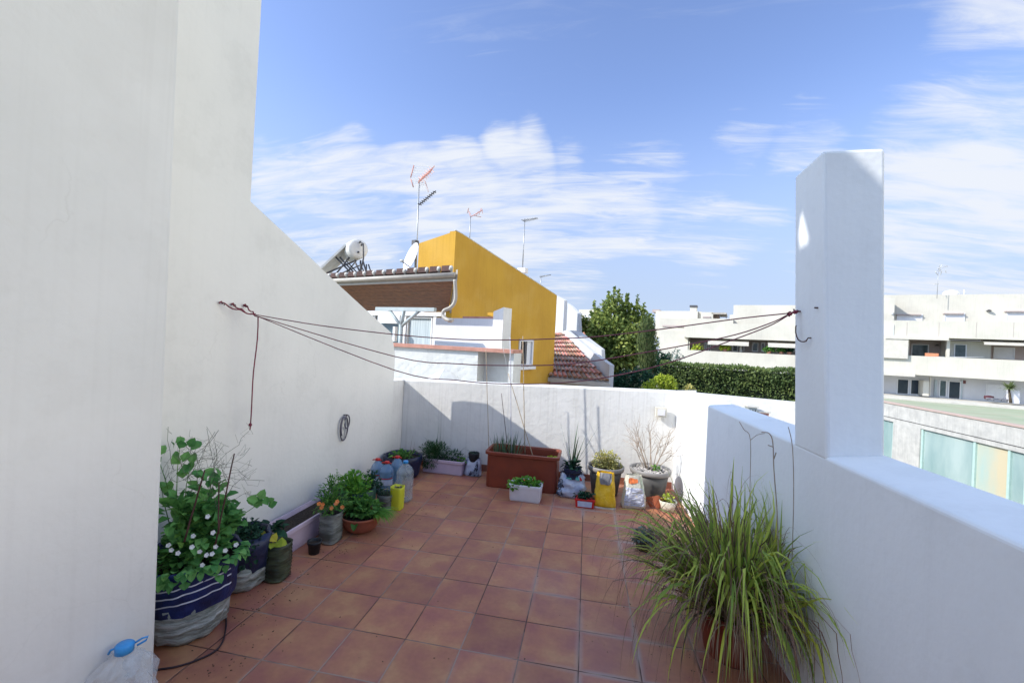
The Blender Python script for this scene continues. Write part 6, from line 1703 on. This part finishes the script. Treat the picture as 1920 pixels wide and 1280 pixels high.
shrub(30, [(1262, 672, .5, 0), (1275, 668, .35, 0), (1255, 690, .6, 0), (1270, 655, .25, 0)], g_blue, 260, .22, .08, 'sparse grey-leaved shrub before the left end of the far terraces')
# block seen left of the tree top
ft = thing('distant_block', 'pale building corner peeping out left of the big tree\'s crown', 'building', PZC(1100, 600, 60))
plD = VPl(PZC(1100, 600, 60), E1)
q = MB(); VB(q, plD, 1084, 1113, 580, 640, 0, 8, zb=-4.4); q.build('wall', white_far, ft)
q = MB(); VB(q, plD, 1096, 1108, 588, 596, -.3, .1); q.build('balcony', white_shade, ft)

# ------------------------------------------------------------------ stained concrete building with green glass, right
XC = 19.0
cbd = thing('concrete_building', 'stained concrete building with green glass panels and a green flat roof, beyond the right parapet', 'building', (XC, 12, -4.4))
zcop = atX(1790, 778.5, XC).z; zgr = atX(1790, 811, XC).z; zgl = atX(1800, 822, XC).z
ys = lambda x, y: atX(x, y, XC).y
Yn, Yf = 2.0, 40.0
yA, yB, yC, yD, yE, yF = ys(1672.5, 830), ys(1723.5, 830), ys(1819, 880), ys(1884, 880), ys(1916, 890), ys(1640, 830)
q = MB(); q.box(XC, XC + .5, Yn, Yf, zgr + .045, zcop); q.build('parapet_band', concrete, cbd)
q = MB(); q.box(XC + .03, XC + .5, Yn, Yf, zgl + .02, zgr); q.box(XC + .02, XC + .5, yB, yA, -4.4, zgl + .02); q.box(XC + .02, XC + .5, yF + 1.2, Yf, -4.4, zgl + .02); q.build('frame_wall', concrete, cbd)
q = MB(); q.box(XC + .045, XC + .5, Yn, Yf, zgr, zgr + .045); q.build('shadow_groove', metal_d, cbd)
q = MB(); q.box(XC - .06, XC + .56, Yn, Yf, zcop + .002, zcop + .05); q.build('coping', M('pinkish_coping', (.5, .36, .3), (.42, .32, .27), rough=.85, scale=3), cbd)
zrf = min(zcop - .1, z_g - .25)
def fr_pt(px): p = plA.pt(U(plA, px, 640), 0, -2.5); return p
pa_, pb_2 = fr_pt(1560), fr_pt(2300)
q = MB(); q.prism([(XC + .56, Yn, zrf), (pb_2.x, Yn, zrf), (pb_2.x, pb_2.y, zrf), (pa_.x, pa_.y, zrf), (XC + .56, pa_.y, zrf)], Vector((0, 0, -3.2))); q.build('green_roof', green_roof, cbd)
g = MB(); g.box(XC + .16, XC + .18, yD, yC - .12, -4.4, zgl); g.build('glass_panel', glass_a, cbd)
for y0, y1 in [(yC, yB - .12), (yE, yD - .1), (yE - 3.2, yE - .1), (Yn, yE - 3.3), (yA + .12, yF + 1.1)]:
    g = MB(); g.box(XC + .16, XC + .18, y0, y1, -4.4, zgl); g.build('glass_panel', glass_t, cbd)
for y_ in (yC, yD, yE, yE - 3.2, yB, yA + .12):
    g = MB(); g.box(XC + .08, XC + .24, y_ - .12, y_, -4.4, zgl + .01); g.build('mullion', glass_frame, cbd)
g = MB(); g.box(XC + .55, XC + .555, Yn, yF + 2, -4.4, zgl); g.build('inner_wall', M('pale_teal_wall', (.42, .55, .52), (.5, .6, .56), rough=.9, scale=.5), cbd)
g = MB(); g.box(XC + .3, XC + .42, yD + .35, yC - .35, -4.4, zgl - .5); g.build('reflection_board', M('reflection_board', (.75, .5, .18), (.6, .45, .25), rough=.9, scale=1), cbd)  # board added behind the glass to stand for the yellow reflection
